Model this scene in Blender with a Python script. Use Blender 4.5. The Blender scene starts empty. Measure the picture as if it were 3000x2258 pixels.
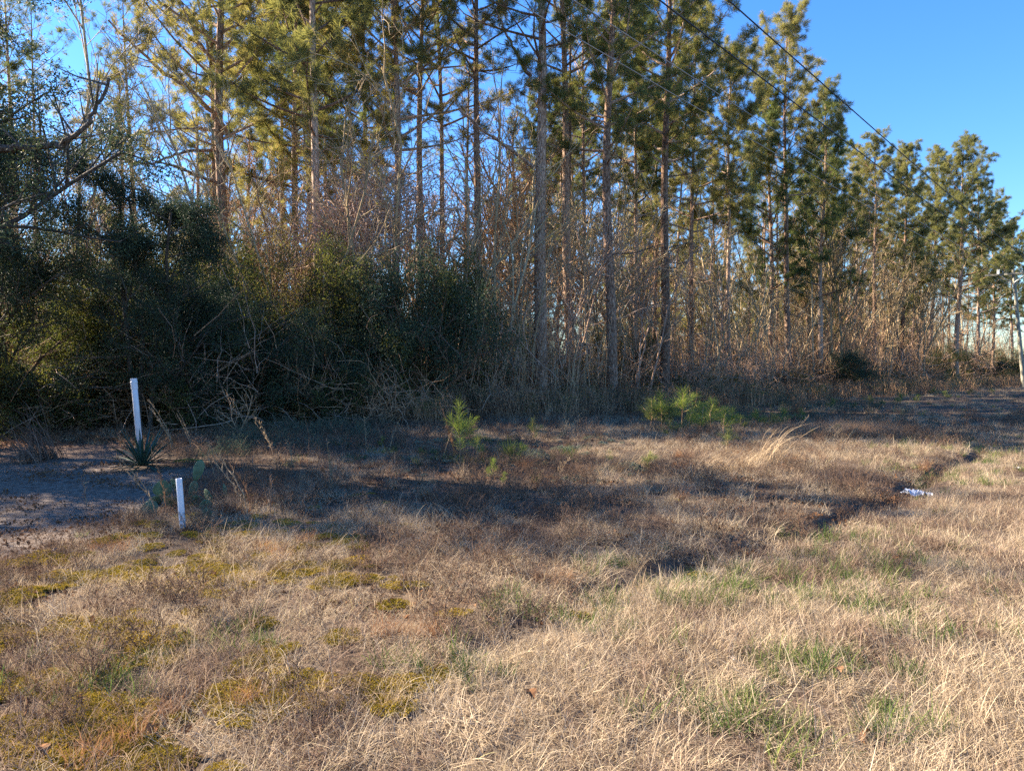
import bpy, math, random
import numpy as np
from mathutils import Vector, Matrix
R = math.radians
sc = bpy.context.scene

# ------------------------------------------------------------------ camera
F = 2142.0                    # focal length in pixels of a 3000 px wide frame
CAM_H = 1.6
PITCH = math.atan(49 / F)
cd = bpy.data.cameras.new('camera')
cd.sensor_width = 36.0
cd.lens = 36.0 * F / 3000.0
cd.clip_start = 0.05
cd.clip_end = 3000
cam = bpy.data.objects.new('camera', cd)
sc.collection.objects.link(cam)
cam.location = (0, 0, CAM_H)
cam.rotation_euler = (R(90) - PITCH, 0, 0)
sc.camera = cam

# ------------------------------------------------------------------ light
SUN_EL = R(31)
SUN_AZ = math.atan2(-0.94, 0.33)      # to the left and a little beyond
sdir = Vector((math.sin(SUN_AZ) * math.cos(SUN_EL), math.cos(SUN_AZ) * math.cos(SUN_EL), math.sin(SUN_EL)))
sl = bpy.data.lights.new('sun', 'SUN')
sl.energy = 5.0
sl.angle = R(0.5)
sl.color = (1.0, 0.86, 0.68)
so = bpy.data.objects.new('sun', sl)
sc.collection.objects.link(so)
so.rotation_euler = sdir.to_track_quat('Z', 'Y').to_euler()
w = bpy.data.worlds.new('World')
sc.world = w
w.use_nodes = True
nt = w.node_tree
nt.nodes.clear()
sky = nt.nodes.new('ShaderNodeTexSky')
sky.sky_type = 'NISHITA'
sky.sun_disc = False
sky.sun_elevation = SUN_EL
sky.sun_rotation = SUN_AZ % (2 * math.pi)
sky.air_density = 1.3
sky.dust_density = 0.2
sky.ozone_density = 3.0
hs = nt.nodes.new('ShaderNodeHueSaturation')
hs.inputs['Saturation'].default_value = 1.25
tintn = nt.nodes.new('ShaderNodeMixRGB'); tintn.blend_type = 'MULTIPLY'; tintn.inputs[0].default_value = 1
tintn.inputs[2].default_value = (0.245, 0.32, 0.455, 1)
bg = nt.nodes.new('ShaderNodeBackground')
bg.inputs['Strength'].default_value = 0.15
wo = nt.nodes.new('ShaderNodeOutputWorld')
nt.links.new(sky.outputs[0], hs.inputs['Color'])
nt.links.new(hs.outputs[0], tintn.inputs[1])
nt.links.new(tintn.outputs[0], bg.inputs[0])
nt.links.new(bg.outputs[0], wo.inputs[0])
sc.view_settings.view_transform = 'Standard'
sc.view_settings.look = 'None'
sc.view_settings.exposure = 2.28
sc.view_settings.gamma = 1.0
sc.cycles.use_denoising = False
sc.cycles.max_bounces = 6
sc.cycles.diffuse_bounces = 3
sc.cycles.transmission_bounces = 4
sc.cycles.transparent_max_bounces = 4

# ------------------------------------------------------------------ helpers
def ray(px, py):
    u = (px - 1500) / F
    v = (1129 - py) / F
    c, s = math.cos(PITCH), math.sin(PITCH)
    return u, c + v * s, -s + v * c          # x, y, z of the ray

def at(px, py, z=0.0):
    x, y, dz = ray(px, py)
    t = (z - CAM_H) / dz
    return x * t, y * t

def at_y(px, Y):
    return (px - 1500) / F * Y

def z_at(py, Y):
    x, y, dz = ray(1500, py)
    return CAM_H + dz / y * Y

def _hash(ix, iy, seed):
    n = (ix.astype(np.int64) * 374761393 + iy.astype(np.int64) * 668265263 + seed * 974634777) & 0xffffffff
    n = ((n ^ (n >> 13)) * 1274126177) & 0xffffffff
    n = n ^ (n >> 16)
    return (n & 0xffff) / 65535.0

def vnoise(x, y, scale=1.0, seed=0):
    x = np.asarray(x, float) / scale
    y = np.asarray(y, float) / scale
    ix, iy = np.floor(x), np.floor(y)
    fx, fy = x - ix, y - iy
    fx = fx * fx * (3 - 2 * fx)
    fy = fy * fy * (3 - 2 * fy)
    a = _hash(ix, iy, seed); b = _hash(ix + 1, iy, seed)
    c = _hash(ix, iy + 1, seed); d = _hash(ix + 1, iy + 1, seed)
    return (a * (1 - fx) + b * fx) * (1 - fy) + (c * (1 - fx) + d * fx) * fy

def fbm(x, y, scale=1.0, seed=0, octs=3):
    s = 0; a = 1; t = 0
    for k in range(octs):
        s = s + a * vnoise(x, y, scale / 2 ** k, seed + k * 17)
        t += a; a *= 0.5
    return s / t

def sstep(a, b, x):
    t = np.clip((np.asarray(x, float) - a) / (b - a), 0, 1)
    return t * t * (3 - 2 * t)

def road_r(x, y):                       # metres to the right of the line through the camera along the road
    return 0.755 * x - 0.656 * y

def road_a(x, y):
    return 0.656 * x + 0.755 * y

def ditch_r(a):
    return -2.42 - 0.5 * (1 - sstep(3, 9, a)) + 0.05 * np.sin(a * 0.9) + 0.03 * np.sin(a * 2.7 + 1)

def height(x, y):
    x = np.asarray(x, float); y = np.asarray(y, float)
    r = road_r(x, y); a = road_a(x, y)
    d = r - ditch_r(a)
    vis = sstep(2.0, 7.0, a)
    vis = vis * (.85 + .15 * sstep(.35, .6, fbm(a, 0 * a, 2.1, 63))) * sstep(22, 15, a)
    h = 0.09 * sstep(0.06, -0.27, d) * vis
    h = h - 0.11 * np.exp(-((d - 0.08) / 0.13) ** 2) * (0.55 + 0.45 * fbm(a, 0 * a, 1.3, 61)) * vis
    h = h + 0.05 * (fbm(x, y, 2.2, 5) - 0.5) + 0.10 * (fbm(x, y, 7.0, 9) - 0.5) * sstep(6, 14, np.hypot(x, y))
    h = h + 0.035 * (fbm(x, y, 0.5, 12, 2) - 0.5) * sstep(-2.0, -3.0, r)
    h = h - 0.05 * sstep(0, 1, 1 - np.hypot(x, y) / 2.0)
    return h

def H1(x, y):
    return float(height(np.array([x]), np.array([y]))[0])

class MB:
    def __init__(s):
        s.v = []; s.f = []; s.n = 0      # f: (array (k,3|4), material index)
    def add(s, v, f, m=0):
        v = np.asarray(v, float); f = np.asarray(f, np.int64)
        if len(v) == 0: return
        s.v.append(v); s.f.append((f + s.n, m)); s.n += len(v)
    def tube(s, P, rad, sides=5, m=0, cap=False):
        P = np.asarray(P, float); n = len(P)
        rad = np.broadcast_to(np.asarray(rad, float), (n,))
        T = np.gradient(P, axis=0)
        T /= np.linalg.norm(T, axis=1, keepdims=True) + 1e-9
        ref = np.array([0.0, 0, 1]) if abs(T[0][2]) < 0.9 else np.array([1.0, 0, 0])
        A = np.cross(T, ref); A /= np.linalg.norm(A, axis=1, keepdims=True) + 1e-9
        B = np.cross(T, A)
        th = np.arange(sides) * 2 * math.pi / sides
        V = P[:, None, :] + rad[:, None, None] * (A[:, None, :] * np.cos(th)[None, :, None] + B[:, None, :] * np.sin(th)[None, :, None])
        V = V.reshape(-1, 3)
        i = np.arange(n - 1)[:, None] * sides; j = np.arange(sides)[None, :]; j2 = (j + 1) % sides
        f = np.stack([i + j, i + j2, i + j2 + sides, i + j + sides], -1).reshape(-1, 4)
        s.add(V, f, m)
        if cap:
            for base in (0, (n - 1) * sides):
                c = P[0] if base == 0 else P[-1]
                s.add(np.vstack([V[base:base + sides], c]), [[k, (k + 1) % sides, sides] for k in range(sides)], m)
    def needles(s, pos, d, n, length, width, spread, rng, m=0, shoot=0.12):
        """bundles of needles round each shoot tip"""
        T = len(pos)
        if T == 0: return
        pos = np.repeat(pos, n, 0); d = np.repeat(d, n, 0)
        q = rng.normal(size=(T * n, 3))
        q -= (q * d).sum(1, keepdims=True) * d
        q /= np.linalg.norm(q, axis=1, keepdims=True) + 1e-9
        th = rng.uniform(0.15, spread, (T * n, 1))
        nd = d * np.cos(th) + q * np.sin(th)
        L = length * rng.uniform(0.7, 1.15, (T * n, 1))
        b = pos - d * rng.uniform(0, shoot, (T * n, 1))
        mid = b + nd * L * 0.55
        tip = b + nd * L; tip[:, 2] -= 0.10 * L[:, 0]
        side = np.cross(nd, rng.normal(size=(T * n, 3)))
        side /= np.linalg.norm(side, axis=1, keepdims=True) + 1e-9
        side *= width * 0.5
        V = np.stack([b, mid + side, tip, mid - side], 1).reshape(-1, 3)
        f = np.arange(T * n)[:, None] * 4 + np.array([0, 1, 2, 3])[None]
        s.add(V, f, m)
    def leaves(s, pos, L, W, rng, m=0, up=0.3):
        n = len(pos)
        if n == 0: return
        d = rng.normal(size=(n, 3)); d[:, 2] += up
        d /= np.linalg.norm(d, axis=1, keepdims=True)
        side = np.cross(d, rng.normal(size=(n, 3)))
        side /= np.linalg.norm(side, axis=1, keepdims=True) + 1e-9
        nn = np.cross(d, side)
        l = L * rng.uniform(0.6, 1.2, (n, 1)); w_ = W * rng.uniform(0.7, 1.2, (n, 1)) * 0.5
        V = np.stack([pos, pos + d * l * 0.5 + side * w_ + nn * w_ * 0.5, pos + d * l, pos + d * l * 0.5 - side * w_ + nn * w_ * 0.5], 1).reshape(-1, 3)
        f = np.arange(n)[:, None] * 4 + np.array([0, 1, 2, 3])[None]
        s.add(V, f, m)
    def blades(s, base, az, length, width, lean0, lean1, rng, m=0, seg=3):
        """ribbons that start lean0 from the vertical and end lean1 from it"""
        n = len(base)
        dirh = np.stack([np.cos(az), np.sin(az), np.zeros(n)], 1)
        tw = rng.uniform(0, math.pi, n)
        sd = np.stack([np.cos(az + tw), np.sin(az + tw), np.zeros(n)], 1) * (width * 0.5)[:, None]
        p = base.copy(); rows = [p - sd, p + sd]
        for k in range(seg):
            t = (k + 0.5) / seg
            an = lean0 + (lean1 - lean0) * t
            p = p + (dirh * np.sin(an)[:, None] + np.array([[0, 0, 1.0]]) * np.cos(an)[:, None]) * (length / seg)[:, None]
            p[:, 2] = np.maximum(p[:, 2], base[:, 2] + 0.004)
            wk = 1 - (k + 1) / seg
            if k < seg - 1:
                rows += [p - sd * (0.35 + 0.65 * wk), p + sd * (0.35 + 0.65 * wk)]
            else:
                rows += [p]
        V = np.stack(rows, 1).reshape(-1, 3); st = 2 * seg + 1
        o = np.arange(n)[:, None] * st
        for k in range(seg - 1):
            s_ = 2 * k
            s.f.append((o + np.array([[s_, s_ + 1, s_ + 3, s_ + 2]]) + s.n, m))
        s_ = 2 * (seg - 1)
        s.f.append((o + np.array([[s_, s_ + 1, s_ + 2]]) + s.n, m))
        s.v.append(V); s.n += len(V)
    def mesh(s, name, mats, smooth=False):
        me = bpy.data.meshes.new(name)
        V = np.concatenate(s.v) if s.v else np.zeros((0, 3))
        me.vertices.add(len(V)); me.vertices.foreach_set('co', V.astype(np.float32).ravel())
        lens = np.concatenate([np.full(len(f), f.shape[1]) for f, m in s.f])
        loops = np.concatenate([f.ravel() for f, m in s.f])
        mi = np.concatenate([np.full(len(f), m) for f, m in s.f])
        me.loops.add(len(loops)); me.loops.foreach_set('vertex_index', loops.astype(np.int32))
        me.polygons.add(len(lens))
        st = np.concatenate([[0], np.cumsum(lens)[:-1]])
        me.polygons.foreach_set('loop_start', st.astype(np.int32))
        me.polygons.foreach_set('loop_total', lens.astype(np.int32))
        me.polygons.foreach_set('material_index', mi.astype(np.int32))
        me.polygons.foreach_set('use_smooth', np.full(len(lens), smooth))
        for m in (mats if isinstance(mats, (list, tuple)) else [mats]): me.materials.append(m)
        me.update(calc_edges=True)
        return me

def link(name, me, parent=None, loc=(0, 0, 0)):
    o = bpy.data.objects.new(name, me)
    sc.collection.objects.link(o)
    o.location = loc
    if parent: o.parent = parent
    return o

def tag(o, label=None, cat=None, group=None, kind=None):
    if label: o['label'] = label
    if cat: o['category'] = cat
    if group: o['group'] = group
    if kind: o['kind'] = kind
    return o

def empty(name, loc, rz=0):
    o = bpy.data.objects.new(name, None)
    o.empty_display_size = 0.3
    sc.collection.objects.link(o)
    o.location = loc; o.rotation_euler = (0, 0, rz)
    return o

def copy_tree(o):
    c = o.copy(); sc.collection.objects.link(c)
    for ch in o.children:
        d = ch.copy(); sc.collection.objects.link(d); d.parent = c
    return c

# ------------------------------------------------------------------ materials
def new_mat(name):
    m = bpy.data.materials.new(name); m.use_nodes = True
    n = m.node_tree; n.nodes.clear()
    return m, n

def ramp(n, fac, cols):
    r = n.nodes.new('ShaderNodeValToRGB')
    e = r.color_ramp.elements
    while len(e) < len(cols): e.new(0.5)
    for k, (p, c) in enumerate(cols):
        e[k].position = p; e[k].color = (*c, 1)
    n.links.new(fac, r.inputs[0])
    return r.outputs[0]

def leafmat(name, cols, trans=0.35, gloss=0.0, rough=0.45, tint=(1, 1, 1), osp=0.35):
    """thin foliage: every leaf its own tone (random per island), every plant a shift (object random)"""
    m, n = new_mat(name)
    out = n.nodes.new('ShaderNodeOutputMaterial')
    g = n.nodes.new('ShaderNodeNewGeometry')
    oi = n.nodes.new('ShaderNodeObjectInfo')
    a = n.nodes.new('ShaderNodeMath'); a.operation = 'MULTIPLY_ADD'
    n.links.new(oi.outputs['Random'], a.inputs[0]); a.inputs[1].default_value = osp
    b = n.nodes.new('ShaderNodeMath'); b.operation = 'MULTIPLY'; b.inputs[1].default_value = 1 - osp
    n.links.new(g.outputs['Random Per Island'], b.inputs[0]); n.links.new(b.outputs[0], a.inputs[2])
    col = ramp(n, a.outputs[0], cols)
    if gloss > 0:
        d = n.nodes.new('ShaderNodeBsdfPrincipled')
        d.inputs['Roughness'].default_value = rough
        d.inputs['Specular IOR Level'].default_value = gloss
        n.links.new(col, d.inputs['Base Color'])
    else:
        d = n.nodes.new('ShaderNodeBsdfDiffuse'); n.links.new(col, d.inputs[0])
    t = n.nodes.new('ShaderNodeBsdfTranslucent')
    mu = n.nodes.new('ShaderNodeMixRGB'); mu.blend_type = 'MULTIPLY'; mu.inputs[0].default_value = 1
    mu.inputs[2].default_value = (*tint, 1)
    n.links.new(col, mu.inputs[1]); n.links.new(mu.outputs[0], t.inputs[0])
    mx = n.nodes.new('ShaderNodeMixShader'); mx.inputs[0].default_value = trans
    n.links.new(d.outputs[0], mx.inputs[1]); n.links.new(t.outputs[0], mx.inputs[2])
    n.links.new(mx.outputs[0], out.inputs[0])
    return m

def barkmat(name, cols, scale=(9, 9, 2.0), bump=0.6, rough=0.9, nscale=3.0):
    m, n = new_mat(name)
    out = n.nodes.new('ShaderNodeOutputMaterial')
    p = n.nodes.new('ShaderNodeBsdfPrincipled')
    p.inputs['Roughness'].default_value = rough
    p.inputs['Specular IOR Level'].default_value = 0.15
    tc = n.nodes.new('ShaderNodeTexCoord')
    mp = n.nodes.new('ShaderNodeMapping'); mp.inputs['Scale'].default_value = scale
    n.links.new(tc.outputs['Object'], mp.inputs[0])
    vo = n.nodes.new('ShaderNodeTexVoronoi'); vo.feature = 'DISTANCE_TO_EDGE'; vo.inputs['Scale'].default_value = 1.6
    no = n.nodes.new('ShaderNodeTexNoise'); no.inputs['Scale'].default_value = nscale; no.inputs['Detail'].default_value = 6
    n.links.new(mp.outputs[0], vo.inputs['Vector']); n.links.new(mp.outputs[0], no.inputs['Vector'])
    oi = n.nodes.new('ShaderNodeObjectInfo')
    a = n.nodes.new('ShaderNodeMath'); a.operation = 'MULTIPLY_ADD'; a.inputs[1].default_value = 0.3
    n.links.new(oi.outputs['Random'], a.inputs[0]); n.links.new(no.outputs[0], a.inputs[2])
    s_ = n.nodes.new('ShaderNodeMath'); s_.operation = 'SUBTRACT'; s_.inputs[1].default_value = 0.15
    n.links.new(a.outputs[0], s_.inputs[0])
    col = ramp(n, s_.outputs[0], cols)
    cr = ramp(n, vo.outputs[0], [(0.0, (0.35, 0.32, 0.3)), (0.12, (1, 1, 1))])
    mu = n.nodes.new('ShaderNodeMixRGB'); mu.blend_type = 'MULTIPLY'; mu.inputs[0].default_value = 0.8
    n.links.new(col, mu.inputs[1]); n.links.new(cr, mu.inputs[2])
    n.links.new(mu.outputs[0], p.inputs['Base Color'])
    bp = n.nodes.new('ShaderNodeBump'); bp.inputs['Strength'].default_value = bump; bp.inputs['Distance'].default_value = 0.03
    n.links.new(cr, bp.inputs['Height']); n.links.new(bp.outputs[0], p.inputs['Normal'])
    n.links.new(p.outputs[0], out.inputs[0])
    return m

def plain(name, col, rough=0.5, spec=0.5, var=0.0, vscale=30, bump=0.0, metal=0.0):
    m, n = new_mat(name)
    out = n.nodes.new('ShaderNodeOutputMaterial')
    p = n.nodes.new('ShaderNodeBsdfPrincipled')
    p.inputs['Roughness'].default_value = rough; p.inputs['Specular IOR Level'].default_value = spec
    p.inputs['Metallic'].default_value = metal
    tc = n.nodes.new('ShaderNodeTexCoord')
    no = n.nodes.new('ShaderNodeTexNoise'); no.inputs['Scale'].default_value = vscale; no.inputs['Detail'].default_value = 5
    n.links.new(tc.outputs['Object'], no.inputs['Vector'])
    c = np.array(col)
    n.links.new(ramp(n, no.outputs[0], [(0.3, tuple(c * (1 - var))), (0.7, tuple(np.minimum(c * (1 + var), 1)))]), p.inputs['Base Color'])
    if bump:
        bp = n.nodes.new('ShaderNodeBump'); bp.inputs['Strength'].default_value = bump; bp.inputs['Distance'].default_value = 0.01
        n.links.new(no.outputs[0], bp.inputs['Height']); n.links.new(bp.outputs[0], p.inputs['Normal'])
    n.links.new(p.outputs[0], out.inputs[0])
    return m

M = {}
M['needle'] = leafmat('pine_needle', [(0.0, (0.059, 0.092, 0.051)), (0.45, (0.124, 0.156, 0.069)), (0.8, (0.215, 0.213, 0.089)), (1.0, (0.313, 0.219, 0.113))], 0.48, tint=(1.3, 1.25, 0.75))
M['needle_warm'] = leafmat('pine_needle_warm', [(0.0, (0.103, 0.126, 0.069)), (0.5, (0.205, 0.217, 0.107)), (0.85, (0.313, 0.275, 0.147)), (1.0, (0.360, 0.241, 0.139))], 0.5, tint=(1.4, 1.25, 0.65))
M['seedling'] = leafmat('seedling_needle', [(0.0, (0.085, 0.134, 0.048)), (0.5, (0.170, 0.220, 0.076)), (1.0, (0.339, 0.319, 0.111))], 0.45, tint=(1.25, 1.3, 0.55))
M['oakleaf'] = leafmat('oak_leaf', [(0.0, (0.022, 0.040, 0.026)), (0.6, (0.05, 0.078, 0.042)), (0.93, (0.09, 0.11, 0.05)), (1.0, (0.28, 0.2, 0.05))], 0.3, gloss=0.2, rough=0.55)
M['shrubleaf'] = leafmat('shrub_leaf', [(0.0, (0.035, 0.050, 0.024)), (0.5, (0.101, 0.116, 0.044)), (0.9, (0.189, 0.176, 0.061)), (1.0, (0.304, 0.198, 0.077))], 0.45, gloss=0.15, rough=0.55, tint=(1.25, 1.25, 0.6))
M['deadleaf'] = leafmat('dead_leaf', [(0.0, (0.07, 0.045, 0.032)), (0.5, (0.17, 0.115, 0.078)), (1.0, (0.30, 0.22, 0.15))], 0.3)
M['litter'] = leafmat('leaf_litter', [(0.0, (0.07, 0.038, 0.022)), (0.5, (0.16, 0.085, 0.045)), (1.0, (0.30, 0.17, 0.09))], 0.1)
M['straw'] = leafmat('straw', [(0.0, (0.207, 0.147, 0.095)), (0.45, (0.415, 0.320, 0.212)), (0.85, (0.570, 0.467, 0.328)), (1.0, (0.311, 0.285, 0.121))], 0.3, osp=0.3)
M['straw_brown'] = leafmat('brown_straw', [(0.0, (0.077, 0.050, 0.036)), (0.5, (0.189, 0.129, 0.093)), (0.85, (0.387, 0.280, 0.202)), (1.0, (0.206, 0.189, 0.069))], 0.3, osp=0.35)
M['straw_pale'] = leafmat('pale_straw', [(0.0, (0.255, 0.178, 0.106)), (0.6, (0.408, 0.306, 0.196)), (1.0, (0.510, 0.399, 0.264))], 0.35)
M['straw_red'] = leafmat('red_straw', [(0.0, (0.221, 0.102, 0.047)), (0.6, (0.357, 0.187, 0.093)), (1.0, (0.425, 0.272, 0.153))], 0.35)
M['green'] = leafmat('green_grass', [(0.0, (0.05, 0.085, 0.028)), (0.5, (0.10, 0.15, 0.04)), (1.0, (0.24, 0.24, 0.075))], 0.35, osp=0.3)
M['moss'] = leafmat('moss', [(0.0, (0.138, 0.111, 0.022)), (0.5, (0.332, 0.247, 0.036)), (1.0, (0.525, 0.377, 0.068))], 0.2)
M['mossgreen'] = leafmat('green_moss', [(0.0, (0.04, 0.12, 0.008)), (1.0, (0.10, 0.24, 0.02))], 0.2)
M['pinkstraw'] = leafmat('pink_straw', [(0.0, (0.238, 0.145, 0.085)), (0.6, (0.357, 0.238, 0.153)), (1.0, (0.425, 0.323, 0.221))], 0.35)
M['greyleaf'] = leafmat('grey_green_leaf', [(0.0, (0.05, 0.075, 0.05)), (1.0, (0.13, 0.17, 0.115))], 0.25)
M['lichen'] = leafmat('lichen', [(0.0, (0.145, 0.162, 0.111)), (0.6, (0.255, 0.281, 0.196)), (1.0, (0.374, 0.383, 0.264))], 0.15)
M['yucca'] = leafmat('yucca_leaf', [(0.0, (0.02, 0.045, 0.032)), (1.0, (0.05, 0.095, 0.06))], 0.08, gloss=0.4, rough=0.45)
M['pinebark'] = barkmat('pine_bark', [(0.3, (0.14, 0.085, 0.058)), (0.5, (0.35, 0.23, 0.16)), (0.7, (0.58, 0.43, 0.32))])
M['palebark'] = barkmat('pale_bark', [(0.2, (0.252, 0.181, 0.102)), (0.5, (0.441, 0.333, 0.196)), (0.8, (0.588, 0.470, 0.289))], scale=(14, 14, 5), bump=0.2)
M['twig'] = barkmat('twig_bark', [(0.2, (0.235, 0.139, 0.077)), (0.5, (0.447, 0.277, 0.162)), (0.8, (0.635, 0.427, 0.263))], scale=(6, 6, 6), bump=0.1)
M['oakbark'] = barkmat('oak_bark', [(0.2, (0.07, 0.06, 0.052)), (0.6, (0.14, 0.12, 0.10)), (0.9, (0.22, 0.2, 0.17))], scale=(10, 10, 3))
M['darktwig'] = barkmat('dark_twig', [(0.2, (0.101, 0.060, 0.042)), (0.6, (0.214, 0.130, 0.083)), (0.9, (0.315, 0.200, 0.129))], scale=(6, 6, 6), bump=0.1)
M['vine'] = barkmat('vine_bark', [(0.2, (0.300, 0.196, 0.137)), (0.6, (0.500, 0.345, 0.252)), (0.9, (0.625, 0.460, 0.347))], scale=(6, 6, 6), bump=0.1)
M['polewood'] = barkmat('pole_wood', [(0.2, (0.22, 0.20, 0.15)), (0.6, (0.33, 0.31, 0.24)), (0.9, (0.42, 0.40, 0.32))], scale=(16, 16, 1.0), bump=0.2)
M['pvc'] = plain('white_pvc', (0.62, 0.63, 0.66), 0.36, 0.5, 0.09, 11)
M['pvc_dirty'] = plain('weathered_pvc', (0.60, 0.61, 0.63), 0.4, 0.5, 0.10, 9)
M['porcelain'] = plain('porcelain', (0.62, 0.63, 0.62), 0.25, 0.5, 0.05)
M['steel'] = plain('galvanised_steel', (0.38, 0.39, 0.40), 0.45, 0.5, 0.1, 20, 0.0, 0.7)
M['cable'] = plain('cable', (0.035, 0.033, 0.035), 0.6, 0.3)
M['cable_pale'] = plain('pale_cable', (0.36, 0.31, 0.25), 0.5, 0.3)
M['plastic'] = plain('white_plastic', (0.5, 0.52, 0.56), 0.2, 0.6, 0.2)
M['cactus'] = plain('cactus_skin', (0.085, 0.135, 0.075), 0.55, 0.3, 0.35, 14, 0.25)
M['cactus_spine'] = plain('cactus_spine', (0.42, 0.38, 0.30), 0.7, 0.2)

def splash(m):
    n = m.node_tree; p = next(q for q in n.nodes if q.type == 'BSDF_PRINCIPLED'); l = p.inputs['Base Color'].links[0]; src = l.from_socket
    tc = n.nodes.new('ShaderNodeTexCoord'); sp = n.nodes.new('ShaderNodeSeparateXYZ'); n.links.new(tc.outputs['Object'], sp.inputs[0])
    no = n.nodes.new('ShaderNodeTexNoise'); no.inputs['Scale'].default_value = 38; no.inputs['Detail'].default_value = 6; n.links.new(tc.outputs['Object'], no.inputs['Vector'])
    a = n.nodes.new('ShaderNodeMath'); a.operation = 'MULTIPLY_ADD'; a.inputs[1].default_value = -2.6; n.links.new(sp.outputs[2], a.inputs[0]); n.links.new(no.outputs[0], a.inputs[2])
    f = ramp(n, a.outputs[0], [(0.30, (0, 0, 0)), (0.46, (1, 1, 1))])
    mx = n.nodes.new('ShaderNodeMixRGB'); n.links.new(f, mx.inputs[0]); n.links.new(src, mx.inputs[1]); mx.inputs[2].default_value = (0.24, 0.18, 0.13, 1)
    n.links.new(mx.outputs[0], p.inputs['Base Color'])
splash(M['pvc']); splash(M['pvc_dirty'])

# ground: straw-brown soil, sand and pine straw, mixed by where each really lies
gm, n = new_mat('ground_surface')
out = n.nodes.new('ShaderNodeOutputMaterial'); p = n.nodes.new('ShaderNodeBsdfPrincipled')
p.inputs['Roughness'].default_value = 0.95; p.inputs['Specular IOR Level'].default_value = 0.1
tc = n.nodes.new('ShaderNodeTexCoord')
def gnoise(scale, det=8, rough=0.65):
    x = n.nodes.new('ShaderNodeTexNoise'); x.inputs['Scale'].default_value = scale
    x.inputs['Detail'].default_value = det; x.inputs['Roughness'].default_value = rough
    n.links.new(tc.outputs['Object'], x.inputs['Vector']); return x.outputs[0]
g1 = gnoise(14); g2 = gnoise(0.8, 4); g3 = gnoise(70, 4)
soil = ramp(n, g1, [(0.28, (0.03, 0.021, 0.015)), (0.5, (0.09, 0.064, 0.045)), (0.72, (0.20, 0.15, 0.10))])
sand = ramp(n, g1, [(0.3, (0.05, 0.036, 0.026)), (0.5, (0.15, 0.115, 0.09)), (0.7, (0.27, 0.22, 0.175))])
pstraw = ramp(n, g3, [(0.28, (0.05, 0.024, 0.015)), (0.5, (0.15, 0.07, 0.04)), (0.75, (0.30, 0.16, 0.09))])
at1 = n.nodes.new('ShaderNodeAttribute'); at1.attribute_name = 'zone'
sp = n.nodes.new('ShaderNodeSeparateColor'); n.links.new(at1.outputs['Color'], sp.inputs[0])
m1 = n.nodes.new('ShaderNodeMixRGB'); n.links.new(sp.outputs[0], m1.inputs[0]); n.links.new(soil, m1.inputs[1]); n.links.new(sand, m1.inputs[2])
m2 = n.nodes.new('ShaderNodeMixRGB'); n.links.new(sp.outputs[1], m2.inputs[0]); n.links.new(m1.outputs[0], m2.inputs[1]); n.links.new(pstraw, m2.inputs[2])
n.links.new(m2.outputs[0], p.inputs['Base Color'])
bp = n.nodes.new('ShaderNodeBump'); bp.inputs['Strength'].default_value = 0.8; bp.inputs['Distance'].default_value = 0.03
n.links.new(g1, bp.inputs['Height']); n.links.new(bp.outputs[0], p.inputs['Normal'])
n.links.new(p.outputs[0], out.inputs[0]); M['ground'] = gm

# ------------------------------------------------------------------ ground
dirt_poly = np.array([at(a, b) for a, b in [(-900, 1292), (0, 1300), (300, 1318), (470, 1350), (520, 1410), (440, 1500), (330, 1560), (170, 1600), (0, 1635), (-900, 1760)]])
def poly_dist(x, y, poly):
    """signed: positive inside"""
    x = np.asarray(x, float); y = np.asarray(y, float)
    inside = np.zeros(x.shape, bool); dm = np.full(x.shape, 1e9)
    n_ = len(poly)
    for i in range(n_):
        x1, y1 = poly[i]; x2, y2 = poly[(i + 1) % n_]
        c = ((y1 > y) != (y2 > y)) & (x < (x2 - x1) * (y - y1) / ((y2 - y1) + 1e-12) + x1)
        inside ^= c
        t = np.clip(((x - x1) * (x2 - x1) + (y - y1) * (y2 - y1)) / ((x2 - x1) ** 2 + (y2 - y1) ** 2), 0, 1)
        dm = np.minimum(dm, np.hypot(x - x1 - t * (x2 - x1), y - y1 - t * (y2 - y1)))
    return np.where(inside, dm, -dm)

# forest front edge, as points on the ground from left to right
edge_pts = [(-60, 10), (-30, 13), (-17, 15.5), (-10.5, 18), (-5, 20.5), (0.5, 26), (8, 34), (17, 44), (26, 53), (46, 74), (90, 125), (150, 195)]
EX = np.array([a for a, b in edge_pts]); EY = np.array([b for a, b in edge_pts])
def behind_edge(x, y):                 # metres (along the view) behind the forest front
    return np.asarray(y) - np.interp(x, EX, EY)

def dirt(x, y):
    return sstep(-0.5, 0.35, poly_dist(x, y, dirt_poly) + 1.3 * (fbm(x, y, 0.9, 31) - 0.5))

def axis(segs):
    o = []
    for a, b, st in segs: o += list(np.arange(a, b, st))
    return np.array(o + [segs[-1][1]])
gx = axis([(-1500, -200, 130), (-200, -40, 10), (-40, -12, 1.0), (-12, 14, 0.1), (14, 40, 0.8), (40, 200, 8), (200, 1500, 130)])
gy = axis([(-60, -4, 8), (-4, 2, 0.5), (2, 18, 0.1), (18, 50, 0.7), (50, 200, 6), (200, 1800, 160)])
X, Y = np.meshgrid(gx, gy)
x, y = X.ravel(), Y.ravel()
z = height(x, y)
mb = MB()
nx, ny = len(gx), len(gy)
i = (np.arange(ny - 1)[:, None] * nx + np.arange(nx - 1)[None]).ravel()
mb.add(np.stack([x, y, z], 1), np.stack([i, i + 1, i + nx + 1, i + nx], 1))
me = mb.mesh('ground', M['ground'], True)
ca = me.color_attributes.new('zone', 'FLOAT_COLOR', 'POINT')
be = behind_edge(x, y) + 3 * (fbm(x, y, 3, 77) - 0.5)
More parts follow.
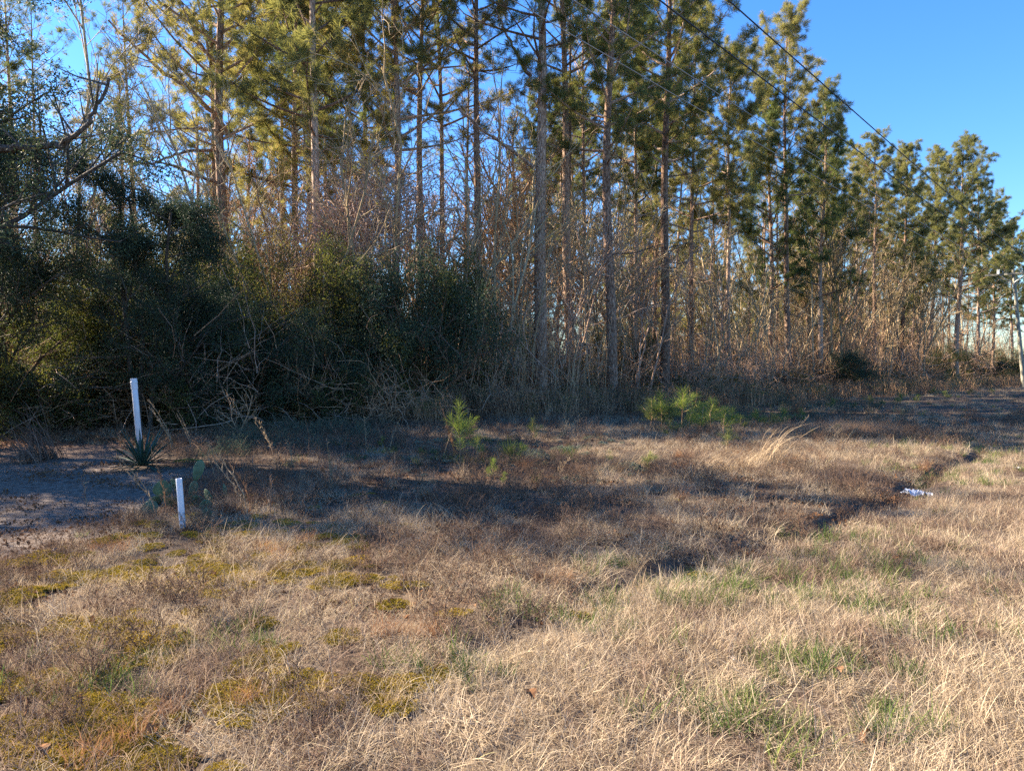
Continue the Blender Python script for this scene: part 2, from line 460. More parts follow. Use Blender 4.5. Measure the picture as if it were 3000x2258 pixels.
zc = np.stack([dirt(x, y), sstep(-7.5, -2, be), 0 * x, 0 * x + 1], 1)
ca.data.foreach_set('color', zc.astype(np.float32).ravel())
tag(link('ground', me), kind='structure')

# ------------------------------------------------------------------ scattering of ground cover (stuff)
src_colls = {}
def scatter(name, label, cat, meshes, pts, rot, scl, idx):
    coll = bpy.data.collections.new(name + '_source')
    for k, me_ in enumerate(meshes):
        o = bpy.data.objects.new('%s_tuft_%02d' % (name, k), me_); coll.objects.link(o)
    me_ = bpy.data.meshes.new(name)
    N = len(pts)
    me_.vertices.add(N); me_.vertices.foreach_set('co', np.asarray(pts, np.float32).ravel())
    a = me_.attributes.new('rot', 'FLOAT_VECTOR', 'POINT'); a.data.foreach_set('vector', np.asarray(rot, np.float32).ravel())
    a = me_.attributes.new('scl', 'FLOAT', 'POINT'); a.data.foreach_set('value', np.asarray(scl, np.float32))
    a = me_.attributes.new('idx', 'INT', 'POINT'); a.data.foreach_set('value', np.asarray(idx, np.int32))
    o = link(name, me_)
    tag(o, label, cat, kind='stuff')
    ng = bpy.data.node_groups.new(name, 'GeometryNodeTree')
    ng.interface.new_socket('Geometry', in_out='INPUT', socket_type='NodeSocketGeometry')
    ng.interface.new_socket('Geometry', in_out='OUTPUT', socket_type='NodeSocketGeometry')
    gi = ng.nodes.new('NodeGroupInput'); go = ng.nodes.new('NodeGroupOutput')
    iop = ng.nodes.new('GeometryNodeInstanceOnPoints')
    ci = ng.nodes.new('GeometryNodeCollectionInfo')
    ci.inputs['Collection'].default_value = coll
    ci.inputs['Separate Children'].default_value = True
    ci.inputs['Reset Children'].default_value = True
    iop.inputs['Pick Instance'].default_value = True
    def na(nm, ty):
        q = ng.nodes.new('GeometryNodeInputNamedAttribute'); q.data_type = ty; q.inputs['Name'].default_value = nm
        return q.outputs['Attribute']
    ng.links.new(gi.outputs[0], iop.inputs['Points'])
    ng.links.new(ci.outputs[0], iop.inputs['Instance'])
    ng.links.new(na('idx', 'INT'), iop.inputs['Instance Index'])
    ng.links.new(na('rot', 'FLOAT_VECTOR'), iop.inputs['Rotation'])
    ng.links.new(na('scl', 'FLOAT'), iop.inputs['Scale'])
    ng.links.new(iop.outputs[0], go.inputs[0])
    md = o.modifiers.new('scatter', 'NODES'); md.node_group = ng
    return o

rng = np.random.default_rng(7)
def tuft(mat, n, rad, l0, l1, wd, lean, curl, seed, seg=3, common=0.0, name='tuft', top=None):
    g = np.random.default_rng(seed); b = MB()
    rr = rad * np.sqrt(g.uniform(0, 1, n)); th = g.uniform(0, 6.283, n)
    base = np.stack([rr * np.cos(th), rr * np.sin(th), np.full(n, -0.01)], 1)
    az = g.uniform(0, 6.283, n)
    if common: az = np.where(g.uniform(0, 1, n) < common, g.normal(0, 0.5, n), az)
    L = g.uniform(l0, l1, n) * g.uniform(0.6, 1.0, n)
    a0 = np.abs(g.normal(0, lean, n)); a1 = a0 + np.abs(g.normal(curl, curl * 0.5, n))
    b.blades(base, az, L, wd * g.uniform(0.6, 1.2, n), a0, a1, g, 0, seg)
    return b

T = {}
def addm(key, b, mats): T.setdefault(key, []).append(b.mesh(key, mats))
for k in range(5):
    g = np.random.default_rng(100 + k); b = MB(); nn = 230
    rr = .17 * np.sqrt(g.uniform(0, 1, nn)); th = g.uniform(0, 6.283, nn)
    a0 = g.uniform(.35, 1.45, nn)
    b.blades(np.stack([rr * np.cos(th), rr * np.sin(th), np.full(nn, -.005)], 1), np.where(g.uniform(0, 1, nn) < .35, g.normal(0, .6, nn), g.uniform(0, 6.283, nn)), g.uniform(.045, .145, nn), .0034 * g.uniform(.6, 1.2, nn), a0, a0 + g.uniform(.3, 1.9, nn), g, 0, 5)
    b2 = tuft(None, 60, 0.2, 0.08, 0.22, 0.0034, 1.5, 0.3, 140 + k, 3, 0.4)
    off = b.n
    for v_ in b2.v: b.v.append(v_)
    for f_, m_ in b2.f: b.f.append((f_ + off, m_))
    b.n += b2.n
    addm('mat', b, M['straw'])
    if k < 3: addm('matb', b, M['straw_brown'])
for k in range(5):
    addm('up', tuft(None, 125, 0.14, 0.08, 0.25, 0.0032, 0.75, 1.9, 200 + k, 6), M['straw_brown'])
for k in range(3):
    addm('upp', tuft(None, 115, 0.13, 0.08, 0.26, 0.0032, 0.75, 1.7, 230 + k, 6), M['straw'])
for k in range(4):
    addm('green', tuft(None, 42, 0.08, 0.09, 0.24, 0.0055, 0.5, 0.7, 300 + k, 3), M['green'])
for k in range(2):
    addm('red', tuft(None, 130, 0.09, 0.12, 0.26, 0.0028, 0.4, 0.6, 340 + k, 3), M['straw_red'])
for k in range(4):       # dead weeds: twiggy stems with shrivelled leaves
    g = np.random.default_rng(400 + k); b = MB()
    for s_ in range(7):
        p0 = np.array([g.normal(0, .05), g.normal(0, .05), -0.01]); d = np.array([g.normal(0, .35), g.normal(0, .35), 1.0]); L = g.uniform(.12, .34)
        P = [p0 + d * L * t + np.array([0.02 * math.sin(t * 5 + s_), 0.02 * math.cos(t * 4), 0]) for t in (0, .33, .66, 1)]
        b.tube(P, [0.0022, 0.002, 0.0016, 0.001], 3, 0)
        for q in range(4):
            t = g.uniform(.3, 1); o = p0 + d * L * t; e = o + np.array([g.normal(0, .05), g.normal(0, .05), g.uniform(.02, .07)])
            b.tube([o, e], [0.0014, 0.0008], 3, 0)
            b.leaves(o + (e - o) * g.uniform(0.2, 1, (7, 1)) + g.normal(0, .006, (7, 3)), 0.016, 0.008, g, 1)
    addm('weed', b, [M['darktwig'], M['deadleaf']])
for k in range(3):       # moss and lichen cushions
    for key, mt, sz, hh in (('moss', 'moss', 0.16, 0.035), ('lichen', 'lichen', 0.11, 0.06)):
        g = np.random.default_rng(450 + k); b = MB()
        nn = 1500; rr = sz * np.sqrt(g.uniform(0, 1, nn)); th = g.uniform(0, 6.283, nn)
        rr = rr * (0.7 + 0.5 * vnoise(np.cos(th) * 3, np.sin(th) * 3, 1, k))
        px_, py_ = rr * np.cos(th), rr * np.sin(th)
        hz = hh * (1 - (rr / (sz * 1.25)) ** 2) * (0.35 + 0.9 * vnoise(px_, py_, 0.035, k + 9)) - 0.008
        b.leaves(np.stack([px_, py_, hz], 1), 0.016, 0.010, g, 0, up=1.6)
        addm(key, b, M[mt])
for k in range(3):       # pine straw and leaves lying flat
    g = np.random.default_rng(480 + k); b = MB(); nn = 70
    base = np.stack([g.uniform(-.3, .3, nn), g.uniform(-.3, .3, nn), g.uniform(0, .015, nn)], 1)
    b.blades(base, g.uniform(0, 6.28, nn), g.uniform(.1, .22, nn), np.full(nn, .004), np.full(nn, 1.45), np.full(nn, 1.6), g, 0, 2)
    b.leaves(np.stack([g.uniform(-.3, .3, 26), g.uniform(-.3, .3, 26), g.uniform(0, .03, 26)], 1), 0.055, 0.035, g, 0, up=0)
    addm('litter', b, M['litter'])

def place(N, x0, x1, y0, y1, wedge=0.86, g=rng):
    x = g.uniform(x0, x1, N); y = g.uniform(y0, y1, N)
    k = np.abs(x) < wedge * y + 1.2
    return x[k], y[k]

def do_scatter(name, label, cat, keys_prob, sets, g, zoff=0.0, tilt=0.12):
    meshes = []; start = {}
    for kk in keys_prob:
        start[kk] = len(meshes); meshes += T[kk]
    PX, PY, S, I = [], [], [], []
    for kk, (x, y, s_) in sets:
        PX.append(x); PY.append(y); S.append(s_); I.append(start[kk] + g.integers(0, len(T[kk]), len(x)))
    x = np.concatenate(PX); y = np.concatenate(PY); s_ = np.concatenate(S); I = np.concatenate(I)
    z = height(x, y) + zoff
    rot = np.stack([g.normal(0, tilt, len(x)), g.normal(0, tilt, len(x)), g.uniform(0, 6.283, len(x))], 1)
    return scatter(name, label, cat, meshes, np.stack([x, y, z], 1), rot, s_, I)

def thin(x, y, prob, g=rng):
    k = g.uniform(0, 1, len(x)) < prob
    return x[k], y[k]
def sc_(x, a, b, g=rng): return g.uniform(a, b, len(x))

def zone_funcs(x, y):
    r = road_r(x, y); d = r - ditch_r(road_a(x, y))
    verge = sstep(0.0, 0.35, d)
    dt = dirt(x, y)
    fr = sstep(-6.0, -1.0, behind_edge(x, y) + 4 * (fbm(x, y, 3, 77) - .5))
    return r, d, verge, dt, fr

# mown straw of the verge
sets = []
for (y0, y1, N) in ((1.0, 9.5, 18000), (9.5, 24, 12000), (24, 60, 8000)):
    x, y = place(N, -8, 60 if y1 > 30 else 26, y0, y1)
    r, d, verge, dt, fr = zone_funcs(x, y)
    near_mix = sstep(4.7, 3.1, y + 0.55 * x) * (0.35 + 0.65 * sstep(.4, .6, fbm(x, y, 1.2, 3)))
    ditchy = 1 - np.exp(-((d - 0.12) / 0.2) ** 2) * 0.8 * sstep(4, 7, road_a(x, y)) * sstep(22, 15, road_a(x, y))
    pr = np.maximum(verge, near_mix * 0.9) * (1 - dt) * ditchy * (0.50 + 0.50 * sstep(.30, .58, fbm(x, y, .38, 21))) * (r < 15)
    x, y = thin(x, y, pr)
    sz = (.62 + .75 * fbm(x, y, .45, 23)) * rng.uniform(.75, 1.2, len(x))
    q = rng.uniform(0, 1, len(x)) < .55 * sstep(.52, .66, fbm(road_r(x, y) * 3.2, road_a(x, y) * .9, 1.6, 27) + .12 * sstep(.1, -1.6, road_r(x, y) - 1.0))
    sets.append(('mat', (x[~q], y[~q], sz[~q]))); sets.append(('matb', (x[q], y[q], sz[q] * 1.05)))
do_scatter('dry_grass', 'short dry tan grass lying matted over the mown roadside verge', 'grass', ['mat', 'matb'], sets, rng)
# rough grass left of the ditch
sets = []
for (y0, y1, N, s0) in ((1.5, 10.5, 20000, 1.0), (10.5, 24, 22000, 1.05), (24, 75, 12000, 1.3)):
    x, y = place(N, -14, 60 if y1 > 30 else 24, y0, y1)
    r, d, verge, dt, fr = zone_funcs(x, y)
    patch = sstep(.30, .62, fbm(x, y, 1.1, 41)) * (.3 + .7 * sstep(.35, .55, fbm(x, y, .33, 47)))
    ditch2 = 1 - .8 * np.exp(-((d + .02) / .16) ** 2) * sstep(4, 7, road_a(x, y)) * sstep(22, 15, road_a(x, y))
    thinz = 1 - 0.5 * sstep(8.3, 10, y) * sstep(17, 14, y) * sstep(2.6, 0.5, x)
    pr = (1 - verge) * (1 - dt) * (1 - fr) * (0.2 + 0.8 * patch) * thinz * ditch2
    yellow = sstep(.45, .6, fbm(x, y, 2.4, 43) + 0.25 * sstep(-1.5, 3.5, x))
    k = rng.uniform(0, 1, len(x)) < pr; x, y, yellow = x[k], y[k], yellow[k]
    q = rng.uniform(0, 1, len(x)) < yellow * .8
    hh = 0.78 + 0.45 * fbm(x, y, 1.6, 52) + .35 * sstep(.4, .65, fbm(x, y, .33, 47))
    sets.append(('up', (x[~q], y[~q], s0 * hh[~q] * rng.uniform(.6, 1.05, (~q).sum()))))
    sets.append(('upp', (x[q], y[q], s0 * hh[q] * rng.uniform(.6, 1.05, q.sum()))))
for k in range(4): addm('clump', tuft(None, 70, .08, .2, .44, .0038, .3, 1.2, 260 + k, 6), M['straw_brown' if k < 3 else 'straw_pale'])
x, y = place(5200, -12, 10, 2.6, 20)
r, d, verge, dt, fr = zone_funcs(x, y)
x, y = thin(x, y, (1 - verge) * (1 - dt) * (1 - fr) * sstep(.42, .62, fbm(x, y, 1.5, 49)) * .5)
sets.append(('clump', (x, y, rng.uniform(.5, 1.0, len(x)))))
do_scatter('rough_grass', 'taller brown dry grass growing rough between the ditch and the wood', 'grass', ['up', 'upp', 'clump'], sets, rng)
# green tufts
x, y = place(9000, -12, 30, 1.6, 45)
r, d, verge, dt, fr = zone_funcs(x, y)
gp = .45 * sstep(.60, .74, fbm(x, y, .9, 91)) * verge + sstep(.55, .7, fbm(x, y, 1.4, 93)) * (1 - verge) * .4
gp = gp * .8 + .9 * np.exp(-((d - 0.75) / .35) ** 2) * sstep(7, 11, y) * sstep(.3, .5, fbm(x, y, 2, 94))
gp = gp + 0.8 * sstep(0.9, 0.3, np.hypot(x - 1.15, y - 4.0)) * .7
x, y = thin(x, y, gp * (1 - dt) * (1 - fr) * .6)
for (a_, b_, n_, r_) in ((2350, 1960, 26, .28), (2200, 2130, 22, .25), (2650, 2150, 10, .15), (2620, 1680, 30, .5), (2400, 1720, 34, .5), (2040, 1760, 26, .25), (1900, 1700, 20, .4), (2880, 1330, 60, 1.0), (2960, 1300, 60, 1.2), (2800, 1400, 30, .5), (1680, 1800, 20, .3), (2480, 1590, 24, .4), (2740, 1850, 12, .3), (1420, 1372, 26, .35), (1290, 1368, 14, .3), (1560, 1350, 20, .5), (1180, 1345, 14, .4), (1650, 1345, 16, .5), (1380, 1300, 14, .5), (1300, 1980, 10, .2), (640, 1900, 12, .2), (250, 2000, 14, .25)):
    cx_, cy_ = at(a_, b_); x = np.append(x, cx_ + rng.normal(0, r_, n_)); y = np.append(y, cy_ + rng.normal(0, r_ * .7, n_))
do_scatter('green_grass', 'scattered green grass blades coming through the dry straw', 'grass', ['green'], [('green', (x, y, sc_(x, .6, 1.2)))], rng)
# reddish fine grass
x, y = place(5000, -8, 8, 2.4, 14)
r, d, verge, dt, fr = zone_funcs(x, y)
x, y = thin(x, y, sstep(.64, .74, fbm(x, y, .7, 131)) * (1 - verge) * (1 - dt) * .35)
do_scatter('reddish_grass', 'fine orange red grass tufts dotted among the brown grass', 'grass', ['red'], [('red', (x, y, sc_(x, .6, 1.1)))], rng)
# weeds
sets = []
for (y0, y1, N) in ((2.5, 11, 9000), (11, 26, 9000)):
    x, y = place(N, -16, 20, y0, y1)
    r, d, verge, dt, fr = zone_funcs(x, y)
    pr = (1 - verge) * (0.18 + 0.82 * sstep(.44, .58, fbm(x, y, 1.3, 151))) * (1 - dt) ** 3 * (1 - .8 * fr) * .6
    x, y = thin(x, y, pr); sets.append(('weed', (x, y, sc_(x, .45, 1.0))))
do_scatter('dead_weeds', 'low dark brown dead weeds matted over the rough ground', 'weeds', ['weed'], sets, rng)
# moss and lichen as ground cover
x, y = place(20000, -7, 5, 2.4, 9)
r, d, verge, dt, fr = zone_funcs(x, y)
mz = sstep(.42, .56, fbm(x, y, .8, 171)) * sstep(0.2, -1.2, x + .25 * (y - 3)) + .25 * sstep(.66, .72, fbm(x, y, .5, 172))
mz = mz * (.12 + .88 * sstep(7.5, 5.2, y))
x, y = thin(x, y, mz * (1 - verge) * (1 - dt) * .62 * sstep(.35, .55, fbm(x, y, .3, 175)))
do_scatter('moss', 'yellow green moss spreading low between the grass', 'moss', ['moss'], [('moss', (x, y, sc_(x, .28, .8)))], rng, 0.012, .08)
# litter
sets = []
x, y = place(15000, -30, 30, 8, 42)
r, d, verge, dt, fr = zone_funcs(x, y)
x, y = thin(x, y, np.clip(fr * 1.0 + .5 * sstep(-9, -3, behind_edge(x, y)), 0, 1) * (1 - verge) * (1 - .7 * dt)); sets.append(('litter', (x, y, sc_(x, .8, 1.6))))
x, y = place(2500, -12, 6, 3, 12)
r, d, verge, dt, fr = zone_funcs(x, y)
x, y = thin(x, y, .35 * (1 - verge) * (.6 + .4 * (1 - dt)) * sstep(.3, .5, fbm(x, y, .8, 19)) * 1.4); sets.append(('litter', (x, y, sc_(x, .5, 1.0))))
do_scatter('leaf_litter', 'brown pine straw and fallen leaves covering the woodland floor', 'leaf litter', ['litter'], sets, rng, 0.0, .04)

# ------------------------------------------------------------------ plant generators
def unit(v): return v / (np.linalg.norm(v) + 1e-9)

def pine(seed, H=22.0, cb=0.5, rmax=3.2, dens=1.0, r0=0.2, dead=18, low_up=0.15, needle_n=34, nlen=0.27, tip=0.5):
    """returns trunk MB, crown MB. cb: crown base as a fraction of H"""
    g = np.random.default_rng(seed); tr = MB(); cr = MB()
    n = 26; t = np.linspace(0, 1, n)
    ph = g.uniform(0, 6.28, 4); wob = 0.012 * H
    sx = wob * (np.sin(t * 4 + ph[0]) - np.sin(ph[0])) * .5 + .25 * wob * np.sin(t * 11 + ph[1])
    sy = wob * (np.sin(t * 3.3 + ph[2]) - np.sin(ph[2])) * .5
    P = np.stack([sx, sy, t * H], 1)
    rad = r0 * (1 - t) ** 0.75 * (1 + .35 * np.exp(-t * 45)) + 0.012
    P[0, 2] = -0.25
    tr.tube(P, rad, 10, 0)
    def tp(h):
        q = np.clip(h / H, 0, 1); return np.array([np.interp(q, t, P[:, 0]), np.interp(q, t, P[:, 1]), h]), float(np.interp(q, t, rad))
    # dead limbs and stubs
    for k in range(dead):
        h = g.uniform(.16, cb + .08) * H; p, rr = tp(h)
        az = g.uniform(0, 6.28); L = g.choice([.25, .6, 1.2, 2.2], p=[.3, .3, .25, .15]) * g.uniform(.6, 1.2)
        d = np.array([math.cos(az), math.sin(az), g.uniform(-.15, .45)])
        pts = [p, p + d * L * .4 + [0, 0, g.normal(0, .05)], p + d * L * .75 + [g.normal(0, .08), g.normal(0, .08), .1 * L], p + d * L + [g.normal(0, .15), g.normal(0, .15), .12 * L]]
        tr.tube(pts, np.array([.022, .017, .011, .004]) * (0.6 + .4 * L), 4, 0)
        for q in range(int(L * 4)):
            f = g.uniform(.3, 1); o = p + d * L * f + [0, 0, .08 * L * f]; e = o + g.normal(0, .22, 3) + d * .25
            tr.tube([o, e], [.007, .003], 3, 0)
    tips, dirs = [], []
    nb = int((1 - cb) * H * 3.6)
    for k in range(nb):
        f = (k + g.uniform(0, 1)) / nb
        h = (cb + (1 - cb) * f ** 0.92) * H
        prof = (0.35 + 1.0 * math.sin(min(1, f * 1.9 + .18) * math.pi / 2)) * (1 - f) ** .62 / 1.1 + .10
        L = 1.3 * rmax * prof * g.uniform(.55, 1.15)
        if f < .15 and g.uniform() < .35: L *= 1.3
        p, rr = tp(h); az = k * 2.399 + g.normal(0, .4)
        el = low_up + f * 1.05 + g.normal(0, .13)
        d = np.array([math.cos(az) * math.cos(el), math.sin(az) * math.cos(el), math.sin(el)])
        m_ = 7; pts = [p]; dd = d.copy()
        for q in range(m_ - 1):
            dd = unit(dd + np.array([g.normal(0, .1), g.normal(0, .1), .06 + .05 * (q > 3)])); pts.append(pts[-1] + dd * L / (m_ - 1))
        pts = np.array(pts)
        cr.tube(pts, np.linspace(min(rr * .5, .012 + .016 * L), .006, m_), 4, 0)
        ns = max(3, int(L * 5.0 * dens))
        for q in range(ns):
            u = g.uniform(.22, 1.0) if q > 1 else 1.0
            o = np.array([np.interp(u * (m_ - 1), np.arange(m_), pts[:, c]) for c in range(3)])
            s_ = unit(d * .8 + g.normal(0, .75, 3) + [0, 0, .35])
            l2 = g.uniform(.18, .6) * (0.5 + .5 * (1 - u)) * min(1.4, .5 + L * .35)
            e = o + s_ * l2
            cr.tube([o, o + s_ * l2 * .5 + [0, 0, -.02], e], [.007, .005, .004], 3, 0)
            tips.append(e); dirs.append(unit(s_ + [0, 0, .35]))
            for w_ in range(int(2.4 * dens + g.uniform())):
                s2 = unit(s_ + g.normal(0, .6, 3)); e2 = o + s_ * l2 * g.uniform(.3, .95) + s2 * g.uniform(.08, .28)
                tips.append(e2); dirs.append(unit(s2 + [0, 0, .3]))
    tips.append(P[-1]); dirs.append(np.array([0, 0, 1.]))
    cr.needles(np.array(tips), np.array(dirs), needle_n, nlen, 0.013, 1.25, g, 1, .16)
    return tr, cr

def grow(b, g, p, d, L, r, lev, maxlev, P):
    n = 6 if lev == 0 else (5 if lev < 3 else 4)
    pts = [p]; dd = unit(d)
    for k in range(n - 1):
        dd = unit(dd + g.normal(0, P['wob'], 3) + np.array([0, 0, P['up'] * (1 if lev else .5)]))
        pts.append(pts[-1] + dd * L / (n - 1))
    pts = np.array(pts)
    rad = np.linspace(r, r * (.45 if lev < maxlev else .3), n)
    b.tube(pts, np.maximum(rad, P.get('rmin', .003)), P['sides'][min(lev, len(P['sides']) - 1)], 0)
    if lev >= P['leaf_from']: P['twigs'].append(pts)
    if lev < maxlev:
        nc = P['n'][lev]; nc = int(nc * g.uniform(.75, 1.25) + .5)
        for k in range(nc):
            t = P['t0'][lev] + (1 - P['t0'][lev]) * (k + g.uniform(.2, 1)) / nc; t = min(t, 1)
            o = np.array([np.interp(t * (n - 1), np.arange(n), pts[:, c]) for c in range(3)])
            tang = unit(pts[min(int(t * (n - 1)) + 1, n - 1)] - pts[min(int(t * (n - 1)), n - 2)])
            q = g.normal(size=3); q -= q.dot(tang) * tang; q = unit(q)
            an = P['ang'][lev] * g.uniform(.6, 1.3)
            cdv = tang * math.cos(an) + q * math.sin(an)
            grow(b, g, o, cdv, L * P['lr'][lev] * g.uniform(.55, 1.15) * (1.15 - .5 * t), max(rad[int(t * (n - 1))] * P.get('rr', .6), .003), lev + 1, maxlev, P)

def plant(seed, H, r, maxlev, n_, ang, lr, t0, wob=.12, up=.05, leaf_from=99, sides=(7, 5, 4, 3), stems=1, splay=.25, d0=None, rmin=.003, rr=.6):
    g = np.random.default_rng(seed); b = MB()
    P = dict(n=n_, ang=ang, lr=lr, t0=t0, wob=wob, up=up, leaf_from=leaf_from, sides=sides, twigs=[], rmin=rmin, rr=rr)
    for s_ in range(stems):
        p = np.array([g.normal(0, .12) * (stems > 1), g.normal(0, .12) * (stems > 1), -.1])
        d = np.array([g.normal(0, splay), g.normal(0, splay), 1.0]) if d0 is None else np.array(d0, float)
        grow(b, g, p, d, H * g.uniform(.8, 1.05) if stems > 1 else H, r, 0, maxlev, P)
    return b, P['twigs'], g

def twig_points(tw, g, per, jit):
    out = []
    for pts in tw:
        n = len(pts); t = g.uniform(0.1, 1, per) * (n - 1)
        q = np.stack([np.interp(t, np.arange(n), pts[:, c]) for c in range(3)], 1)
        out.append(q + g.normal(0, jit, (per, 3)))
    return np.concatenate(out)

PROTO = {}
def proto_pine(key, **kw):
    kw['rmax'] *= 1.12
    mats = kw.pop('mats', 'needle')
    t_, c_ = pine(**kw)
    PROTO[key] = (t_.mesh('pine_trunk', M['pinebark'], True), c_.mesh('pine_crown', [M['pinebark'], M[mats]]), kw['H'])
# tall open front-row pines
proto_pine('tall0', seed=1, H=24, cb=.42, rmax=4.2, r0=.21, dens=1.15, dead=26, low_up=.25, mats='needle_warm')
proto_pine('tall1', seed=2, H=24, cb=.56, rmax=3.0, r0=.21, dens=.6, dead=40, low_up=.3)
proto_pine('tall2', seed=3, H=24, cb=.52, rmax=3.0, r0=.20, dens=.55, dead=44, low_up=.3)
proto_pine('tall3', seed=4, H=24, cb=.44, rmax=3.3, r0=.20, dens=1.3, dead=24, low_up=.15)
# right-hand edge pines, seen whole
proto_pine('edge0', seed=11, H=20, cb=.30, rmax=3.0, r0=.17, dens=1.25, dead=12, low_up=.1)
proto_pine('edge1', seed=12, H=20, cb=.42, rmax=2.9, r0=.15, dens=1.2, dead=14, low_up=.1, mats='needle_warm')
proto_pine('edge2', seed=13, H=20, cb=.50, rmax=3.0, r0=.15, dens=1.2, dead=16, low_up=.2, mats='needle_warm')
proto_pine('edge3', seed=14, H=20, cb=.33, rmax=3.9, r0=.19, dens=1.3, dead=14, low_up=.1, mats='needle_warm')
proto_pine('young0', seed=16, H=12, cb=.18, rmax=2.3, r0=.10, dens=1.1, dead=8, low_up=.05, mats='needle_warm', needle_n=28)
proto_pine('young1', seed=17, H=12, cb=.26, rmax=2.5, r0=.10, dens=.9, dead=8, low_up=.1, needle_n=26, mats='needle_warm')
# slender ones deeper in
proto_pine('slim0', seed=21, H=20, cb=.62, rmax=2.0, r0=.12, dens=.55, dead=18, needle_n=24)
proto_pine('slim1', seed=22, H=20, cb=.56, rmax=2.1, r0=.13, dens=.55, dead=18, needle_n=24, mats='needle_warm')
proto_pine('slim2', seed=23, H=20, cb=.66, rmax=1.9, r0=.11, dens=.65, dead=14, needle_n=24)

THINGS = []       # (object, kind, px, depth, height) for the labels
def add_pine(key, x, y, H, label, group, rz=0, lean=(0, 0), name='pine_tree', fat=1.0):
    tm, cm, H0 = PROTO[key]
    s_ = H / H0
    e = empty(name, (x, y, H1(x, y)), rz)
    e.rotation_euler = (lean[1], lean[0], rz)
    t_ = link('trunk', tm, e); c_ = link('crown', cm, e)
    t_.scale = (s_ * fat, s_ * fat, s_); c_.scale = (s_, s_, s_)
    tag(e, label, 'pine tree', group)
    return e

# ------------------------------------------------------------------ the pines one can tell apart
G_FRONT = 'tall pines standing along the front of the wood'
front = [  # proto, px of trunk, depth, height, crown turn, lean to the left (rad), fatness, label
    ('tall0', 676, 27.0, 23.0, .3, .012, 1.1, 'tall leaning pine rising dark above the evergreen shrubs at left, its big limbs reaching left'),
    ('tall2', 642, 31.0, 24.0, 1.3, .006, .7, 'slender pale pine trunk directly left of the big dark pine at left'),
    ('tall3', 838, 42.0, 25.0, 2.0, .0, .75, 'left stem of the close pair of pines above the shrubs'),
    ('tall1', 862, 41.0, 24.0, 5.0, .0, .8, 'right stem of the close pair of pines above the shrubs'),
    ('tall2', 915, 40.0, 23.0, 4.0, .0, .75, 'single slim dark pine just right of the close pair of pines'),
    ('tall3', 1072, 35.0, 23.5, 1.0, .0, .8, 'pale pine trunk coming out of the left side of the vine tangle'),
    ('tall0', 1158, 29.0, 22.0, 2.6, .0, .95, 'pine with its trunk wrapped in pale dead vines'),
    ('tall1', 1222, 31.0, 22.5, 3.0, .004, .9, 'straight pine just right of the pine wrapped in vines'),
    ('tall2', 1300, 34.0, 24.0, .7, .002, .75, 'thin straight pine between the vine tangle and the bare spreading tree'),
    ('tall1', 1402, 30.0, 23.0, 1.9, .016, .9, 'slightly bent pine at the left of the bare spreading tree'),
    ('tall2', 1580, 27.0, 23.5, 5.3, .018, 1.25, 'thickest pine near the middle, with one long broken limb reaching up left'),
    ('tall1', 1672, 30.5, 24.0, .2, .003, .95, 'second large pine right of the middle, leafless for most of its height'),
    ('tall3', 1792, 28.5, 22.0, 2.4, .014, 1.2, 'stout pine with a dense dark crown starting low, right of the middle'),
    ('tall2', 1716, 38.0, 22.0, 1.4, .0, .7, 'very thin dark pine standing between two stout pines'),
    ('tall3', 1862, 40.0, 22.0, .9, .0, .8, 'thin reddish pine trunk behind and between the stout pines'),
    ('tall3', 1945, 33.0, 23.5, 3.7, .010, 1.1, 'pale grey pine trunk at the edge right above the bright green seedlings'),
    ('edge1', 2024, 42.0, 21.5, 1.0, .0, 1.0, 'slim pine whose pointed top stands left of the open sky'),
    ('edge2', 2138, 43.0, 19.6, 3.1, .0, 1.0, 'slim reddish pine with open lower limbs, beside the tall dark bushy one'),
    ('edge0', 2256, 46.0, 19.2, .5, .0, 1.0, 'bushy dark pine left of the tallest brown topped pine'),
    ('edge2', 2312, 45.0, 22.6, 1.7, -.002, 1.05, 'tallest pine against the sky, its top brownish and sparse'),
    ('edge0', 2402, 48.0, 19.4, 2.9, .0, 1.0, 'dark full crowned pine standing alone against the sky, right of the tallest'),
    ('edge1', 2500, 60.0, 19.2, 2.9, .0, 1.0, 'small pointed pine top behind the bare pale sapling'),
    ('edge2', 2556, 57.0, 19.0, .2, -.003, 1.1, 'pine with a pink straight trunk and a pointed top, first of the sunny group'),
    ('edge3', 2642, 61.0, 19.2, 4.2, .0, 1.0, 'yellow green pine with drooping bright limbs in the sunny group'),
    ('edge3', 2800, 68.0, 21.9, 5.1, .0, 1.15, 'broad pine with the highest rounded crown of the right hand group'),
    ('edge1', 2725, 70.0, 22.0, 2.2, .0, 1.1, 'pine crown filling the gap left of the highest rounded crown'),
    ('edge0', 2862, 76.0, 21.5, 1.1, .0, 1.0, 'pine right of the highest rounded crown, a step lower'),
    ('edge0', 2908, 84.0, 20.5, .4, .0, 1.0, 'dark blue green pine behind the arm of the utility pole'),
    ('edge3', 2965, 92.0, 19.0, 2.7, .0, 1.0, 'lowest pine at the far right, behind the top of the utility pole'),
    ('edge0', 3035, 105.0, 19.0, 3.9, .0, 1.0, 'farthest pine, cut by the right border beyond the pole'),
]
LAND = []
for (k, px, Yd, Hh, rz, ln, fat, lab) in front:
    # px is where the trunk meets the bottom third of the picture
    add_pine(k, at_y(px, Yd), Yd, Hh, lab, G_FRONT, rz, (-ln, 0), fat=fat)
    LAND.append((px, Yd))

